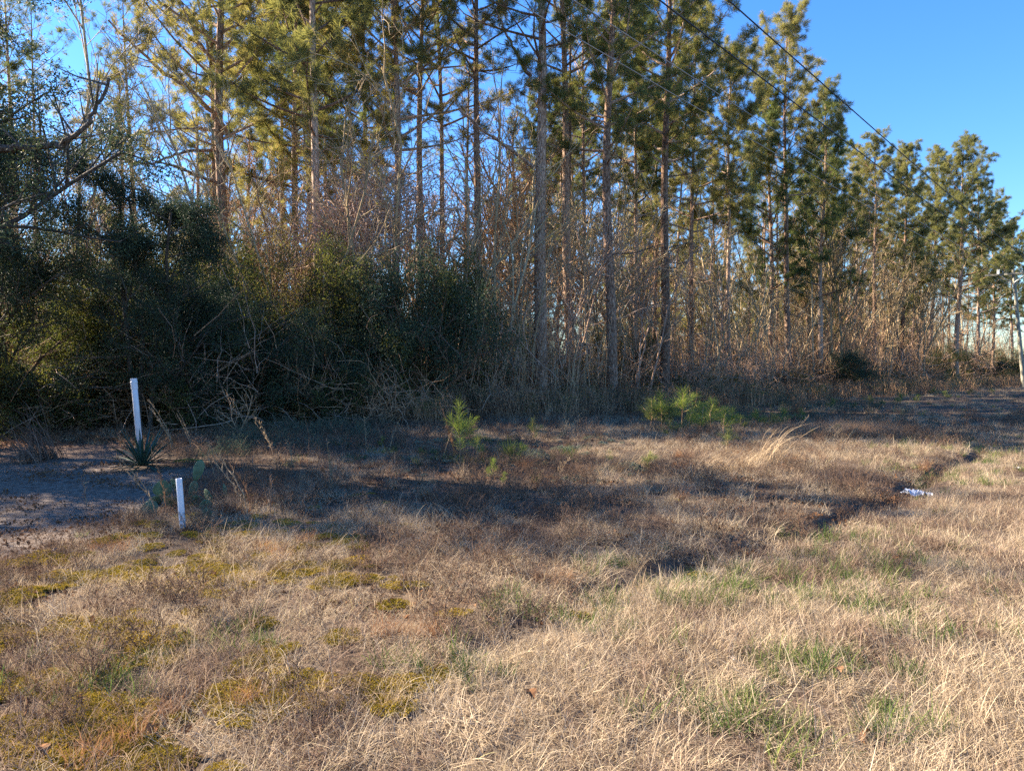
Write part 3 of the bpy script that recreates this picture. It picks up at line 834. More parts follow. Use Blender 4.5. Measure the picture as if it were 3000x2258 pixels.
# ------------------------------------------------------------------ pines deeper in and off to the left
g = np.random.default_rng(55)
occ = [(at_y(px, Yd), Yd) for (_, px, Yd, *_r) in front]
deep = []
tries = 0
while len(deep) < 68 and tries < 6000:
    tries += 1
    Yd = g.uniform(24, 105); u = g.uniform(-.80, .78); xx = u * Yd
    be_ = float(behind_edge(xx, Yd))
    if be_ < 4 or be_ > 24: continue
    if u < -.05 and g.uniform() < .35: continue
    if xx < -13 and g.uniform() < .7: continue
    if -.16 < u < .07 and g.uniform() < .7: continue
    if any((xx - a) ** 2 + (Yd - b) ** 2 < (2.6 if be_ > 14 else 3.2) ** 2 for a, b in occ): continue
    occ.append((xx, Yd)); deep.append((xx, Yd))
young = []
tries = 0
while len(young) < 50 and tries < 6000:
    tries += 1
    Yd = g.uniform(28, 100); u = g.uniform(-.75, .72); xx = u * Yd
    be_ = float(behind_edge(xx, Yd))
    if be_ < 7 or be_ > 30: continue
    if len(young) >= 24 and (u < .14 or be_ < 13): continue
    if u < -.1 and g.uniform() < .4: continue
    if xx < -13 and g.uniform() < .7: continue
    if -.18 < u < .08 and g.uniform() < .85: continue
    if any((xx - a) ** 2 + (Yd - b) ** 2 < 2.2 ** 2 for a, b in occ): continue
    occ.append((xx, Yd)); young.append((xx, Yd))
DEEP = []
for (xx, Yd) in young:
    k = ['young0', 'young1'][int(g.integers(0, 2))]
    hh = g.uniform(8.5, 14.5)
    e = add_pine(k, xx, Yd, hh, '', '', g.uniform(0, 6.28), (g.normal(0, .015), g.normal(0, .015)))
    DEEP.append((e, xx, Yd, k, hh))
for (xx, Yd) in deep:
    k = ['slim0', 'slim1', 'slim2', 'edge1', 'tall3'][int(g.choice(5, p=[.27, .3, .2, .13, .10]))]
    hh = g.uniform(15.5, 20.5) if xx / Yd > .2 else g.uniform(16, 22)
    e = add_pine(k, xx, Yd, hh, '', '', g.uniform(0, 6.28), (g.normal(0, .012), g.normal(0, .012)), fat=g.uniform(.9, 1.25))
    DEEP.append((e, xx, Yd, k, hh))

# ------------------------------------------------------------------ the oak at the left and its neighbours
def leafy(name, seed, H, r, matleaf, matbark, per, L, W, jit, **kw):
    b, tw, g = plant(seed, H, r, **kw)
    lb = MB(); lb.leaves(twig_points(tw, g, per, jit), L, W, g, 0)
    return b.mesh(name + '_stems', matbark, True), lb.mesh(name + '_foliage', matleaf)
def add_leafy(name, ms, loc, rz, s_, label, cat, group=None, parts=('trunk', 'crown'), tilt=0):
    e = empty(name, (loc[0], loc[1], H1(*loc)), rz)
    e.rotation_euler = (tilt, 0, rz)
    a = link(parts[0], ms[0], e); b = link(parts[1], ms[1], e)
    if not isinstance(s_, tuple): s_ = (s_, s_, s_)
    a.scale = s_; b.scale = s_
    tag(e, label, cat, group); return e

OAK = [leafy('oak', 600 + k, 7.5, .13 if k == 0 else .07, M['oakleaf'], M['oakbark'], (24, 20)[k], .072, .026, .12, maxlev=4, n_=((10, 8, 5, 4), (13, 7, 5, 3))[k], ang=(1.0, .8, .8, .8), lr=((.62, .55, .5, .5), (.42, .55, .5, .5))[k], t0=((.25, .25, .2, .2), (.10, .2, .2, .2))[k], wob=.13, up=.05, leaf_from=3, stems=1 + 2 * k, splay=.03 + .09 * k, rmin=.004) for k in range(2)]
G_OAK = 'leafy oaks at the left side of the clearing'
add_leafy('oak_tree', OAK[0], (-11.4, 14.3), .4, (1.2, 1.1, 1.06), 'large dark leafy oak filling the upper left corner, its boughs hanging over the clearing', 'oak tree', G_OAK)
add_leafy('oak_tree', OAK[1], (-8.9, 17.6), 2.1, (.85, .85, .75), 'lower dark oak behind the tall white pipe, left of its top', 'oak tree', G_OAK)
add_leafy('oak_tree', OAK[1], (-12.0, 17.2), 1.2, (.9, .9, .95), 'thin trunked dark oak near the left border, behind the corner oak', 'oak tree', G_OAK)
add_leafy('oak_tree', OAK[1], (-13.4, 12.4), 3.0, (1.0, .9, .85), 'nearer oak standing just beyond the left border', 'oak tree', G_OAK)
add_leafy('oak_tree', OAK[1], (-17.0, 13.8), 1.0, (1.0, .9, .9), 'farther oak standing beyond the left border', 'oak tree', G_OAK)

# ------------------------------------------------------------------ evergreen shrubs and small trees of the understorey
SHR = [leafy('shrub', 620 + k, 3.2, .05, M['shrubleaf'] if k != 2 else M['oakleaf'], M['darktwig'], (24, 15, 19, 20)[k], (.055, .095, .072, .065)[k], (.022, .030, .028, .03)[k], .14, maxlev=3, n_=(8, 6, 5), ang=(.8, .8, .8), lr=(.6, .5, .55), t0=(.12, .2, .2), wob=.22, up=.05, leaf_from=2, stems=5, splay=.4) for k in range(4)]
SHRUBS = []
def shrub(px, Yd, sx, sz, rz, label, kind=0, group='evergreen shrubs along the front of the wood'):
    x_, y_ = at_y(px, Yd), Yd
    return add_leafy('evergreen_shrub', SHR[kind], (x_, y_), rz, (sx, sx, sz), label, 'evergreen shrub', group, ('stem', 'foliage'))
shr = [
    (40, 17.5, 1.0, .85, 0, 'low dark evergreen shrub at the left border behind the dirt clearing'),
    (190, 18.5, 1.0, 1.0, 1, 'dark evergreen shrub left of the tall white pipe, under the oak'),
    (330, 19.5, 1.1, 1.25, 2, 'dark evergreen shrub just left behind the tall white pipe'),
    (470, 20.0, 1.15, 1.35, 0, 'large dark evergreen shrub just right behind the tall white pipe'),
    (610, 21.0, 1.1, 1.35, 1, 'tall evergreen shrub under the big dark pine at left'),
    (560, 24.5, 1.1, 1.7, 3, 'sunny topped evergreen left of the big dark pine, half as high as the pine'),
    (760, 21.5, 1.1, 1.3, 3, 'evergreen shrub right of the big dark pine, with small shiny leaves'),
    (860, 24.0, 1.15, 1.75, 0, 'bright sunlit yellow green shrub top below the close pair of pines'),
    (960, 22.5, 1.0, 1.45, 1, 'grey green shrub with lit leaf tips left of the vine tangle'),
    (1060, 23.5, 1.0, 1.35, 3, 'evergreen shrub below the vine tangle'),
    (900, 20.5, 1.1, 1.0, 2, 'low dark evergreen shrub in deep shade right of the middle of the left half'),
    (1150, 22.5, 1.1, 1.35, 0, 'dark evergreen shrub at the foot of the pine wrapped in vines'),
    (1260, 23.0, 1.15, 1.5, 2, 'dense dark evergreen shrub right of the pine wrapped in vines'),
    (1365, 24.0, 1.1, 1.45, 1, 'dark evergreen shrub with hanging vines left of the thickest pine'),
    (1060, 20.8, .9, .8, 2, 'low dark shrub behind the dead brush heap'),
    (700, 19.8, .9, .95, 2, 'low dark shrub in the shade between the tall white pipe and the brush heap'),
    (1455, 31.0, 1.1, 1.2, 0, 'olive shrub behind the thickest pine, on its left'),
    (1690, 31.0, .9, .9, 3, 'thin leafy shrub at the feet of the second large pine'),
    (1830, 34.0, 1.0, 1.0, 0, 'leafy shrub in the shade between the stout dark crowned pine and the pale pine'),
    (2075, 44.0, 1.1, 1.0, 3, 'olive shrub in the wood behind the green seedlings'),
    (2430, 46.5, 1.0, .85, 2, 'rounded near black evergreen bush at the foot of the lone dark pine'),
    (2760, 66.0, 1.2, 1.0, 1, 'dark shrub at the foot of the broad right hand pine'),
    (2890, 74.0, 1.3, 1.1, 2, 'dark shrub in the shade left of the utility pole'),
    (2955, 80.0, 1.4, 1.2, 0, 'dark shrub in the shade directly behind the utility pole'),
    (80, 24.0, 1.3, 1.5, 1, 'evergreen shrub deeper in the wood at the left border'),
    (250, 26.0, 1.3, 1.6, 3, 'sun flecked evergreen seen through the oak at left'),
    (420, 28.0, 1.4, 2.0, 3, 'light green evergreen seen above the tall white pipe'),
]
for q, (px, Yd, sx, sz, kd, lab) in enumerate(shr):
    shrub(px, Yd, sx, sz, q * 1.7, lab, kd)

# ------------------------------------------------------------------ bare trees and saplings
def bare(seed, H, r, mat, **kw):
    b, tw, g = plant(seed, H, r, **kw); return b.mesh('bare_tree', M[mat], True)
SAP = []
for k in range(9):
    mat = ['palebark', 'palebark', 'twig', 'palebark', 'twig', 'palebark', 'twig', 'vine', 'palebark'][k]
    SAP.append(bare(700 + k, [8, 6.5, 9, 10, 5.5, 8.5, 7, 6, 9][k] * .95, [.05, .045, .05, .06, .035, .05, .04, .035, .055][k], mat, maxlev=3, n_=(9, 5, 3), ang=((.5, .6, .8), (.75, .75, .8))[k % 2], lr=(.42, .5, .5), t0=(.3, .2, .2), wob=(.10, .15)[k % 2], up=.05, sides=(6, 4, 3, 3), stems=[1, 2, 1, 1, 3, 2, 1, 3, 2][k], splay=.14, rmin=.006, rr=.62))
BIG = [bare(760, 9.5, .17, 'twig', maxlev=4, n_=(10, 7, 6, 4), ang=(.6, .6, .6, .7), lr=(.62, .55, .5, .5), t0=(.3, .25, .2, .2), wob=.11, up=.06, sides=(7, 5, 4, 3, 3), stems=2, splay=.18, rmin=.008, rr=.6),
       bare(761, 8.5, .09, 'palebark', maxlev=4, n_=(12, 6, 4, 3), ang=(.45, .45, .5, .6), lr=(.62, .5, .5, .5), t0=(.3, .25, .2, .2), wob=.07, up=.10, sides=(6, 4, 3, 3, 3), stems=2, splay=.05, rmin=.008, rr=.6)]
def add_bare(me_, px, Yd, s_, rz, label, group=None, name='bare_tree', cat='bare tree', x=None):
    x_ = at_y(px, Yd) if x is None else x
    o = link(name, me_, None, (x_, Yd, H1(x_, Yd))); o.rotation_euler = (0, 0, rz)
    o.scale = (s_, s_, s_) if not isinstance(s_, tuple) else s_
    return tag(o, label, cat, group)
add_bare(BIG[0], 1500, 39, (1.25, 1.25, 1.15), .5, 'wide bare tree with a haze of pale twigs behind the thickest pine')
add_bare(BIG[0], 1390, 45, (1.2, 1.2, 1.1), 2.5, 'bare tree behind the slightly bent pine, left of the wide bare tree')
add_bare(BIG[0], 1250, 40, (1.1, 1.1, 1.1), 4.0, 'bare twiggy tree behind the vine wrapped pine')
add_bare(BIG[1], 2452, 49, (1.25, 1.25, 1.22), 1.0, 'pale bare sapling tree fanning upward like a broom, right of the lone dark pine')
add_bare(BIG[1], 2360, 52, 1.0, 2.0, 'pale bare tree between the tallest pine and the lone dark pine')
add_bare(BIG[1], 2590, 56, 1.0, 3.0, 'pale bare tree with spreading white limbs right of the pink trunked pine')
add_bare(BIG[1], 2700, 60, 1.1, 4.4, 'pale bare tree with crooked limbs left of the broad right hand pine')
add_bare(BIG[0], 950, 33, .95, 1.0, 'bare twiggy tree rising sunlit over the shrubs left of the vine tangle')
add_bare(BIG[0], 560, 30, .95, 3.3, 'bare brown twiggy tree left of the big dark pine')
add_bare(BIG[0], 1880, 42, .9, 5.0, 'bare tree behind the pale grey pine, on its left')
g = np.random.default_rng(91)
SAPS = []; so_ = []
tries = 0
while len(SAPS) < 262 and tries < 9000:
    tries += 1
    px = g.uniform(-100, 3060)
    if px < 1300 and g.uniform() < .5: continue
    u = (px - 1500) / F
    # depth of the edge along this line of sight
    Ys = np.linspace(12, 130, 300); Ye = Ys[np.argmax(behind_edge(u * Ys, Ys) > 0)]
    Yd = Ye + g.choice([g.uniform(-.5, 3), g.uniform(2, 14)], p=[.5, .5])
    if px < 1300: Yd += g.choice([1.0, 5.0])
    if px > 2880 and Yd < 80: continue
    xx = u * Yd
    if any((xx - a) ** 2 + (Yd - b) ** 2 < .6 for a, b in so_): continue
    so_.append((xx, Yd))
    k = int(g.integers(0, 9)); s_ = g.uniform(.4, 1.35)
    o = add_bare(SAP[k], 0, Yd, (s_ * 1.0, s_ * 1.0, s_ * g.uniform(.9, 1.2)), g.uniform(0, 6.28), '', '', 'bare_sapling', 'sapling', x=xx)
    o.rotation_euler = (g.normal(0, .1), g.normal(0, .1), g.uniform(0, 6.28))
    SAPS.append((o, px, Yd, k, s_))

# ------------------------------------------------------------------ tangle of brush (stuff) in and along the wood
BR = []
for k in range(4):
    b, tw, gg = plant(800 + k, 1.5, .014, maxlev=2, n_=(6, 5), ang=(.8, .9), lr=(.6, .5), t0=(.1, .1), wob=.28, up=.0, stems=6, splay=.5, sides=(4, 3, 3), leaf_from=1, rmin=.004)
    b.leaves(twig_points(tw, gg, 3, .05), .06, .03, gg, 1)
    BR.append(b.mesh('brush', [M['twig'] if k % 2 else M['darktwig'], M['deadleaf']]))
for k in range(3):
    b, tw, gg = plant(820 + k, 1.1, .012, maxlev=2, n_=(6, 5), ang=(.8, .9), lr=(.6, .5), t0=(.1, .1), wob=.2, up=.04, stems=5, splay=.45, sides=(4, 3, 3), leaf_from=1, rmin=.004)
    b.leaves(twig_points(tw, gg, 14, .06), .065, .028, gg, 1)
    BR.append(b.mesh('brush_leafy', [M['darktwig'], M['shrubleaf']]))
for k in range(3):
    gg = np.random.default_rng(850 + k); b = MB()
    for s_ in range(34):
        p_ = np.array([gg.normal(0, .7), gg.normal(0, .7), gg.uniform(0, 1.6)]); d = unit(gg.normal(size=3) + [0, 0, .5]); cu = gg.normal(0, .4, 3); pts = [p_]
        for q in range(7): d = unit(d + cu * .5 + gg.normal(0, .2, 3) + [0, 0, -.08]); pts.append(pts[-1] + d * .28)
        pts = np.array(pts); pts[:, 2] = np.maximum(pts[:, 2], .02); b.tube(pts, np.linspace(.009, .003, 8), 3, 0)
    b.leaves(gg.normal(0, .7, (60, 3)) * [1, 1, .5] + [0, 0, .8], .06, .03, gg, 1)
    BR.append(b.mesh('tangle', [M['vine' if k else 'twig'], M['deadleaf']]))
# tall thin upright canes
for k in range(3):
    gg = np.random.default_rng(840 + k); b = MB()
    for s_ in range(16):
        p0 = np.array([gg.normal(0, .5), gg.normal(0, .5), -.05]); d = np.array([gg.normal(0, .12), gg.normal(0, .12), 1.]); L = gg.uniform(1.2, 3.6)
        P = [p0 + d * L * t + np.array([.06 * math.sin(t * 4 + s_), .06 * math.cos(t * 3 + s_), 0]) for t in (0, .25, .5, .75, 1)]
        b.tube(P, [.012, .011, .009, .007, .004], 3, 0)
        for q in range(5):
            t = gg.uniform(.35, 1); o = p0 + d * L * t; b.tube([o, o + gg.normal(0, .25, 3) + [0, 0, .3]], [.005, .003], 3, 0)
    BR.append(b.mesh('canes', [M['palebark' if k == 1 else 'twig'], M['deadleaf']]))
g = np.random.default_rng(101)
px_, py_, ss, ii = [], [], [], []
N = 16000
u = g.uniform(-.85, .8, N); yy = g.uniform(14, 110, N); xx = u * yy
be = behind_edge(xx, yy)
keep = (be > -.8) & (be < 22) & (g.uniform(0, 1, N) < np.where(be < 6, .75, .38) * (30 / yy) ** .6)
keep &= ~((u < -.28) & (be < 1.0) & (be > -.8) & (g.uniform(0, 1, N) < .4))
xx, yy, be, u = xx[keep], yy[keep], be[keep], u[keep]
idx = np.where(g.uniform(0, 1, len(xx)) < np.where(u < -.08, .5, .16), g.integers(4, 7, len(xx)), np.where(g.uniform(0, 1, len(xx)) < np.where(u < -.1, .1, .3), g.integers(10, 13, len(xx)), np.where(g.uniform(0, 1, len(xx)) < .5, g.integers(7, 10, len(xx)), g.integers(0, 4, len(xx)))))
s_ = g.uniform(.7, 1.5, len(xx)) * (1 + .35 * sstep(35, 80, yy))
scatter('undergrowth', 'tangled brown brush and canes filling the wood between the trunks', 'undergrowth', BR, np.stack([xx, yy, height(xx, yy)], 1), np.stack([g.normal(0, .1, len(xx)), g.normal(0, .1, len(xx)), g.uniform(0, 6.28, len(xx))], 1), s_, idx)
# far wood closing the view
fw = [PROTO['slim0'], PROTO['slim1'], PROTO['edge0']]
fm = []
for tm, cm, h0 in fw:
    pass
N = 9000
u = g.uniform(-.9, .85, N); yy = g.uniform(40, 150, N); xx = u * yy; be = behind_edge(xx, yy)
k = (be > 25) & (be < 50)
xx, yy = xx[k], yy[k]; k = (xx / yy > .1) | (g.uniform(0, 1, len(xx)) < .4)
xx, yy = xx[k], yy[k]; xx, yy = xx[:1150], yy[:1150]
scatter('far_thicket', 'far low greenish brown thicket closing the view between the trunks', 'thicket', [SHR[0][1], SHR[3][1], SHR[1][1], SAP[2], SAP[0]], np.stack([xx, yy, height(xx, yy)], 1), np.stack([0 * xx, 0 * xx, g.uniform(0, 6.28, len(xx))], 1), g.uniform(.5, 1.0, len(xx)) * np.where(xx / yy > .3, 1.8, 1), g.integers(0, 5, len(xx)))

# tall dead weeds and low green growth along the edge on the right
WD = []
for k in range(5):
    gg = np.random.default_rng(860 + k); b = MB()
    for s_ in range(14):
        p0 = np.array([gg.normal(0, .16), gg.normal(0, .16), -.03]); d = np.array([gg.normal(0, .2), gg.normal(0, .2), 1.]); L = gg.uniform(.35, .95)
        P = [p0 + d * L * t for t in (0, .5, 1)]; b.tube(P, [.006, .005, .003], 3, 0)
        for q in range(5):
            t = gg.uniform(.4, 1); o = p0 + d * L * t; e = o + gg.normal(0, .07, 3) + [0, 0, .09]; b.tube([o, e], [.003, .002], 3, 0)
            b.leaves(np.repeat(e[None], 5, 0) + gg.normal(0, .03, (5, 3)), .04, .02, gg, 1)
    WD.append(b.mesh('weed_clump', [M['twig'], M['deadleaf'] if k < 3 else M['shrubleaf']]))
for k in range(2):
    WD.append(tuft(None, 120, .22, .4, 1.0, .007, .2, .7, 880 + k, 4).mesh('tall_straw', M['straw_brown' if k else 'straw_pale']))
N = 24000
u = g.uniform(-.15, .8, N); yy = 16 + 94 * g.uniform(0, 1, N) ** 1.2; xx = u * yy; be = behind_edge(xx, yy)
band = sstep(-2.0 - .16 * yy, -1.0 - .05 * yy, be)
k = (be < 1.0) & (g.uniform(0, 1, N) < band * (.35 + .65 * sstep(.3, .6, fbm(xx, yy, 4, 201))) * (28 / yy) ** .15) & (road_r(xx, yy) < -7)
xx, yy = xx[k], yy[k]
scatter('tall_weeds', 'knee high dead weeds with some green along the front of the wood at right', 'weeds', WD, np.stack([xx, yy, height(xx, yy)], 1), np.stack([g.normal(0, .1, len(xx)), g.normal(0, .1, len(xx)), g.uniform(0, 6.28, len(xx))], 1), g.uniform(.55, 1.15, len(xx)), g.choice(7, len(xx), p=[.2, .17, .17, .13, .12, .09, .12]))
# ------------------------------------------------------------------ limbs one can follow by eye
def limb_on(e, pts_px, Y0, Y1, r0, mat, name='limb', tufts=0, seed=0, needle='needle', side=0):
    """pts_px: picture points of the limb, spread in depth from Y0 to Y1; stored in the tree's own frame"""
    g = np.random.default_rng(seed); n = len(pts_px)
    P = []
    for k, (a, b) in enumerate(pts_px):
        Yk = Y0 + (Y1 - Y0) * k / (n - 1)
        P.append((at_y(a, Yk), Yk, z_at(b, Yk)))
    P = np.array(P); t = np.linspace(0, n - 1, n * 4)
    Q = np.stack([np.interp(t, np.arange(n), P[:, c]) for c in range(3)], 1)
    Q[1:-1] = (Q[:-2] + 2 * Q[1:-1] + Q[2:]) / 4 + g.normal(0, r0 * .25, (len(Q) - 2, 3))
    b = MB(); b.tube(Q, np.linspace(r0, r0 * .3, len(Q)), 7)
    for k in range(side):
        q = g.integers(len(Q) // 4, len(Q)); d = unit(g.normal(size=3) + [0, 0, .5]); L = g.uniform(.4, 1.3)
        b.tube([Q[q], Q[q] + d * L * .5 + [0, 0, .05], Q[q] + d * L + [0, 0, .2]], [r0 * .3, r0 * .2, .005], 3)
    if tufts:
        k = g.integers(len(Q) // 3, len(Q), tufts); d = g.normal(size=(tufts, 3)) + [0, 0, .4]; d /= np.linalg.norm(d, axis=1, keepdims=True)
        b.needles(Q[k] + d * g.uniform(.1, .9, (tufts, 1)), d, 34, .24, .013, 1.25, g, 1)
    me_ = b.mesh(name, [M[mat], M[needle]])
    o = link(name, me_)
    bpy.context.view_layer.update()
    o.parent = e; o.matrix_parent_inverse = e.matrix_world.inverted()
    return o
def thing_labelled(start):
    return next(o for o in sc.objects if str(o.get('label', '')).startswith(start))
p9 = thing_labelled('thickest pine near the middle')
limb_on(p9, [(1562, 490), (1520, 455), (1470, 420), (1420, 388), (1342, 318)], 27, 25.6, .085, 'pinebark', side=9, seed=1)
limb_on(p9, [(1555, 225), (1530, 190), (1505, 140), (1478, 90), (1455, 28)], 27, 26.4, .085, 'pinebark', side=5, seed=2)
p1 = thing_labelled('tall leaning pine')
limb_on(p1, [(668, 385), (620, 320), (560, 262), (480, 205), (400, 130), (330, 60)], 27, 24.5, .10, 'pinebark', side=12, tufts=80, seed=3, needle='needle_warm')
limb_on(p1, [(672, 250), (640, 190), (590, 120), (545, 20)], 27, 25.5, .08, 'pinebark', side=8, tufts=60, seed=4, needle='needle_warm')
limb_on(p1, [(660, 545), (600, 520), (530, 490), (450, 470)], 27, 25.5, .08, 'pinebark', side=8, tufts=10, seed=5, needle='needle_warm')
limb_on(p1, [(672, 392), (600, 374), (520, 380), (440, 392)], 27, 25.0, .06, 'pinebark', side=8, tufts=20, seed=6, needle='needle_warm')
limb_on(p1, [(640, 440), (560, 442), (500, 460), (440, 485), (250, 440)], 27, 23.5, .06, 'pinebark', side=10, tufts=10, seed=7, needle='needle_warm')
oak1 = thing_labelled('large dark leafy oak')
limb_on(oak1, [(-20, 450), (30, 432), (120, 436), (190, 425), (245, 385), (290, 320), (330, 230)], 14.0, 13.2, .085, 'oakbark', side=14, seed=8)

# ------------------------------------------------------------------ dead vines
def tangle(seed, c, R3, n, L, r, mat):
    g = np.random.default_rng(seed); b = MB()
    for k in range(n):
        p = np.array(c) + g.normal(0, 1, 3) * R3 * .5
        d = unit(g.normal(size=3) + [0, 0, .2]); pts = [p]
        cur = g.normal(0, .45, 3)
        for q in range(9):
            d = unit(d + cur * .6 + g.normal(0, .25, 3) + [0, 0, -.10]); pts.append(pts[-1] + d * L * g.uniform(.5, 1.2) / 9)
        b.tube(pts, np.linspace(r, r * .4, 10) * g.uniform(.6, 1.2), 3)
    return b
o = link('vine_tangle', tangle(31, (at_y(1130, 26.0), 26.0, 7.2), np.array([2.1, .8, 1.9]), 620, 2.3, .015, 'vine').mesh('vine_tangle', M['vine']))
tag(o, 'pale tangle of dead vines draped round the pine above the shrubs', 'vines')
o = link('vine_tangle', tangle(32, (at_y(1020, 24.5), 24.5, 6.0), np.array([1.7, .9, 1.6]), 380, 2.2, .014, 'vine').mesh('vine_tangle', M['vine']))
tag(o, 'lower left heap of dead vines lying over the shrub beside the wrapped pine', 'vines')
o = link('brush_heap', tangle(33, (at_y(1110, 19.5), 19.5, .55), np.array([1.5, .7, .5]), 240, 1.6, .009, 'twig').mesh('brush_heap', M['twig']))
tag(o, 'low grey heap of dead curling brush in front of the dark shrubs', 'brush heap')
g = np.random.default_rng(35); b = MB()
for k in range(26):
    a, c_ = g.uniform(1150, 1560), g.uniform(850, 1080); Yv = g.uniform(22, 25)
    p = np.array([at_y(a, Yv), Yv, z_at(c_, Yv)]); pts = [p]; d = np.array([g.normal(0, .6), g.normal(0, .3), -1.])
    for q in range(9):
        d = unit(d + g.normal(0, .35, 3) + [0, 0, -.05]); pts.append(pts[-1] + d * .35)
    pts = np.array(pts); pts[:, 2] = np.maximum(pts[:, 2], .1)
    b.tube(pts, .010, 3)
tag(link('hanging_vine', b.mesh('hanging_vine', M['vine'])), 'thin bare vines hanging over the dark shrubs left of the thickest pine', 'vines', kind='stuff')

# ------------------------------------------------------------------ the two white pipes
def lathe(prof, sides=28):
    b = MB(); prof = np.array(prof, float); th = np.arange(sides) * 2 * math.pi / sides; n = len(prof)
    V = np.stack([prof[:, 0][:, None] * np.cos(th), prof[:, 0][:, None] * np.sin(th), np.repeat(prof[:, 1][:, None], sides, 1)], -1).reshape(-1, 3)
    i = np.arange(n - 1)[:, None] * sides; j = np.arange(sides)[None]; j2 = (j + 1) % sides
    b.add(V, np.stack([i + j, i + j2, i + j2 + sides, i + j + sides], -1).reshape(-1, 4)); return b
x_, Y_ = at_y(408, 13.6), 13.6
e = empty('vent_pipe', (x_, Y_, H1(x_, Y_))); e.rotation_euler = (R(-1), R(-5.0), 0)
Hp = z_at(1122, 13.6)
link('pipe', lathe([(.001, -.3), (.052, -.3), (.052, Hp - .16), (.050, Hp - .155), (.001, Hp - .155)]).mesh('pipe', M['pvc'], True), e)
link('coupling', lathe([(.0525, Hp - .20), (.059, Hp - .195), (.059, Hp - .085), (.063, Hp - .08), (.063, Hp - .06), (.059, Hp - .055), (.059, Hp), (.055, Hp + .003), (.046, Hp + .003), (.045, Hp - .12)]).mesh('coupling', M['pvc']), e)
tag(e, 'tall white plastic pipe with a coupling on top, leaning a little, behind the yucca', 'pipe')
x_, Y_ = at(536, 1556)
e = empty('marker_pipe', (x_, Y_, H1(x_, Y_))); e.rotation_euler = (R(1), R(-3.6), .4)
Hp = z_at(1400, Y_) - H1(x_, Y_)
link('pipe', lathe([(.0295, -.25), (.0295, Hp - .002), (.0285, Hp), (.025, Hp), (.0245, Hp - .25), (.001, Hp - .26)]).mesh('pipe', M['pvc_dirty'], True), e)
tag(e, 'short open ended white plastic pipe standing among the prickly pear', 'pipe')

# ------------------------------------------------------------------ yucca and prickly pear
def yucca(seed, n, L, wd):
    g = np.random.default_rng(seed); b = MB()
    az = np.arange(n) * 2.399 + g.normal(0, .15, n); el = np.linspace(0.3, 1.6, n) + g.normal(0, .06, n)
    for k in range(n):
        lean = el[k]; l = L * g.uniform(.8, 1.1); h = np.array([math.cos(az[k]), math.sin(az[k]), 0]); s_ = np.array([-h[1], h[0], 0])
        d = h * math.sin(lean) + np.array([0, 0, 1.]) * math.cos(lean); nrm = np.cross(s_, d)
        rows = []
        for t, w_ in ((0, .45), (.15, .7), (.5, 1.0), (.8, .6), (1, .02)):
            c = d * l * t + np.array([0, 0, .05 - .10 * t * t * lean]) + h * .03
            rows += [c - s_ * wd * w_ * .5 + nrm * -wd * .12 * w_, c + nrm * wd * .12 * w_ , c + s_ * wd * w_ * .5 + nrm * -wd * .12 * w_]
        f = [[q * 3 + j, q * 3 + j + 1, q * 3 + j + 4, q * 3 + j + 3] for q in range(4) for j in (0, 1)]
        b.add(rows, f)
    return b
x_, Y_ = at(418, 1385)
o = link('yucca', yucca(5, 58, .68, .042).mesh('yucca', M['yucca']), None, (x_, Y_, H1(x_, Y_)))
tag(o, 'dark green spiky yucca rosette at the foot of the tall white pipe', 'yucca')

def pad_mesh(w_, h_, seed):
    g = np.random.default_rng(seed); b = MB(); nu, nv = 20, 12
    V = []
    for i in range(nv + 1):
        a = math.pi * i / nv
        for j in range(nu):
            t = 2 * math.pi * j / nu
            zz = -math.cos(a); rad = math.sin(a)
            ww = w_ * (.80 + .22 * zz)          # broader near the top
            V.append((rad * math.cos(t) * ww * .5, rad * math.sin(t) * .011 + .004 * math.sin(zz * 2 + seed), (zz + 1) * h_ * .5))
    b.add(V, [[i * nu + j, i * nu + (j + 1) % nu, (i + 1) * nu + (j + 1) % nu, (i + 1) * nu + j] for i in range(nv) for j in range(nu)])
    for k in range(46):                        # spine cushions
        a, c = g.uniform(-.8, .8), g.uniform(.1, .95)
        if a * a + (2 * c - 1) ** 2 > .85: continue
        sgn = g.choice([-1, 1]); p = np.array([a * w_ * .45, sgn * .010 * math.sqrt(max(.05, 1 - a * a)), c * h_])
        for q in range(2):
            b.tube([p, p + np.array([g.normal(0, .006), sgn * .012, g.normal(0, .006)])], [.0012, .0004], 3, 1)
    return b
def pear(pads, label, seed):
    """pads: (px, py, depth, width px, height px, tilt, turn, back)"""
    bx, by = at_y(pads[0][0], pads[0][2]), pads[0][2]
    e = empty('prickly_pear', (bx, by, H1(bx, by)))
    for k, (px, py, Yd, wp, hp, tilt, turn, back) in enumerate(pads):
        w_, h_ = wp / F * Yd, hp / F * Yd
        o = link('pad', pad_mesh(w_, h_, seed + k).mesh('pad', [M['cactus'], M['cactus_spine']], True), e)
        cx, cz = at_y(px, Yd), z_at(py, Yd)
        m_ = Matrix.Rotation(turn, 3, 'Z') @ Matrix.Rotation(tilt, 3, 'Y') @ Matrix.Rotation(back, 3, 'X')
        o.rotation_euler = m_.to_euler()
        c = Vector((cx, Yd, cz)) - m_ @ Vector((0, 0, h_ * .5))
        c.z = max(c.z, H1(c.x, c.y) - .03)
        o.location = c - Vector((bx, by, H1(bx, by)))
    tag(e, label, 'prickly pear cactus', 'prickly pears in the shaded dirt')
    return e
pear([(474, 1432, 8.6, 62, 52, -.9, .2, .3), (512, 1425, 8.9, 60, 50, .6, -.3, .5), (430, 1490, 7.9, 48, 56, .9, .1, -.4), (500, 1470, 8.3, 60, 50, .3, .4, .7), (455, 1465, 8.5, 50, 44, -.5, .2, .9)], 'prickly pear with broad dull green pads left of the short white pipe', 70)
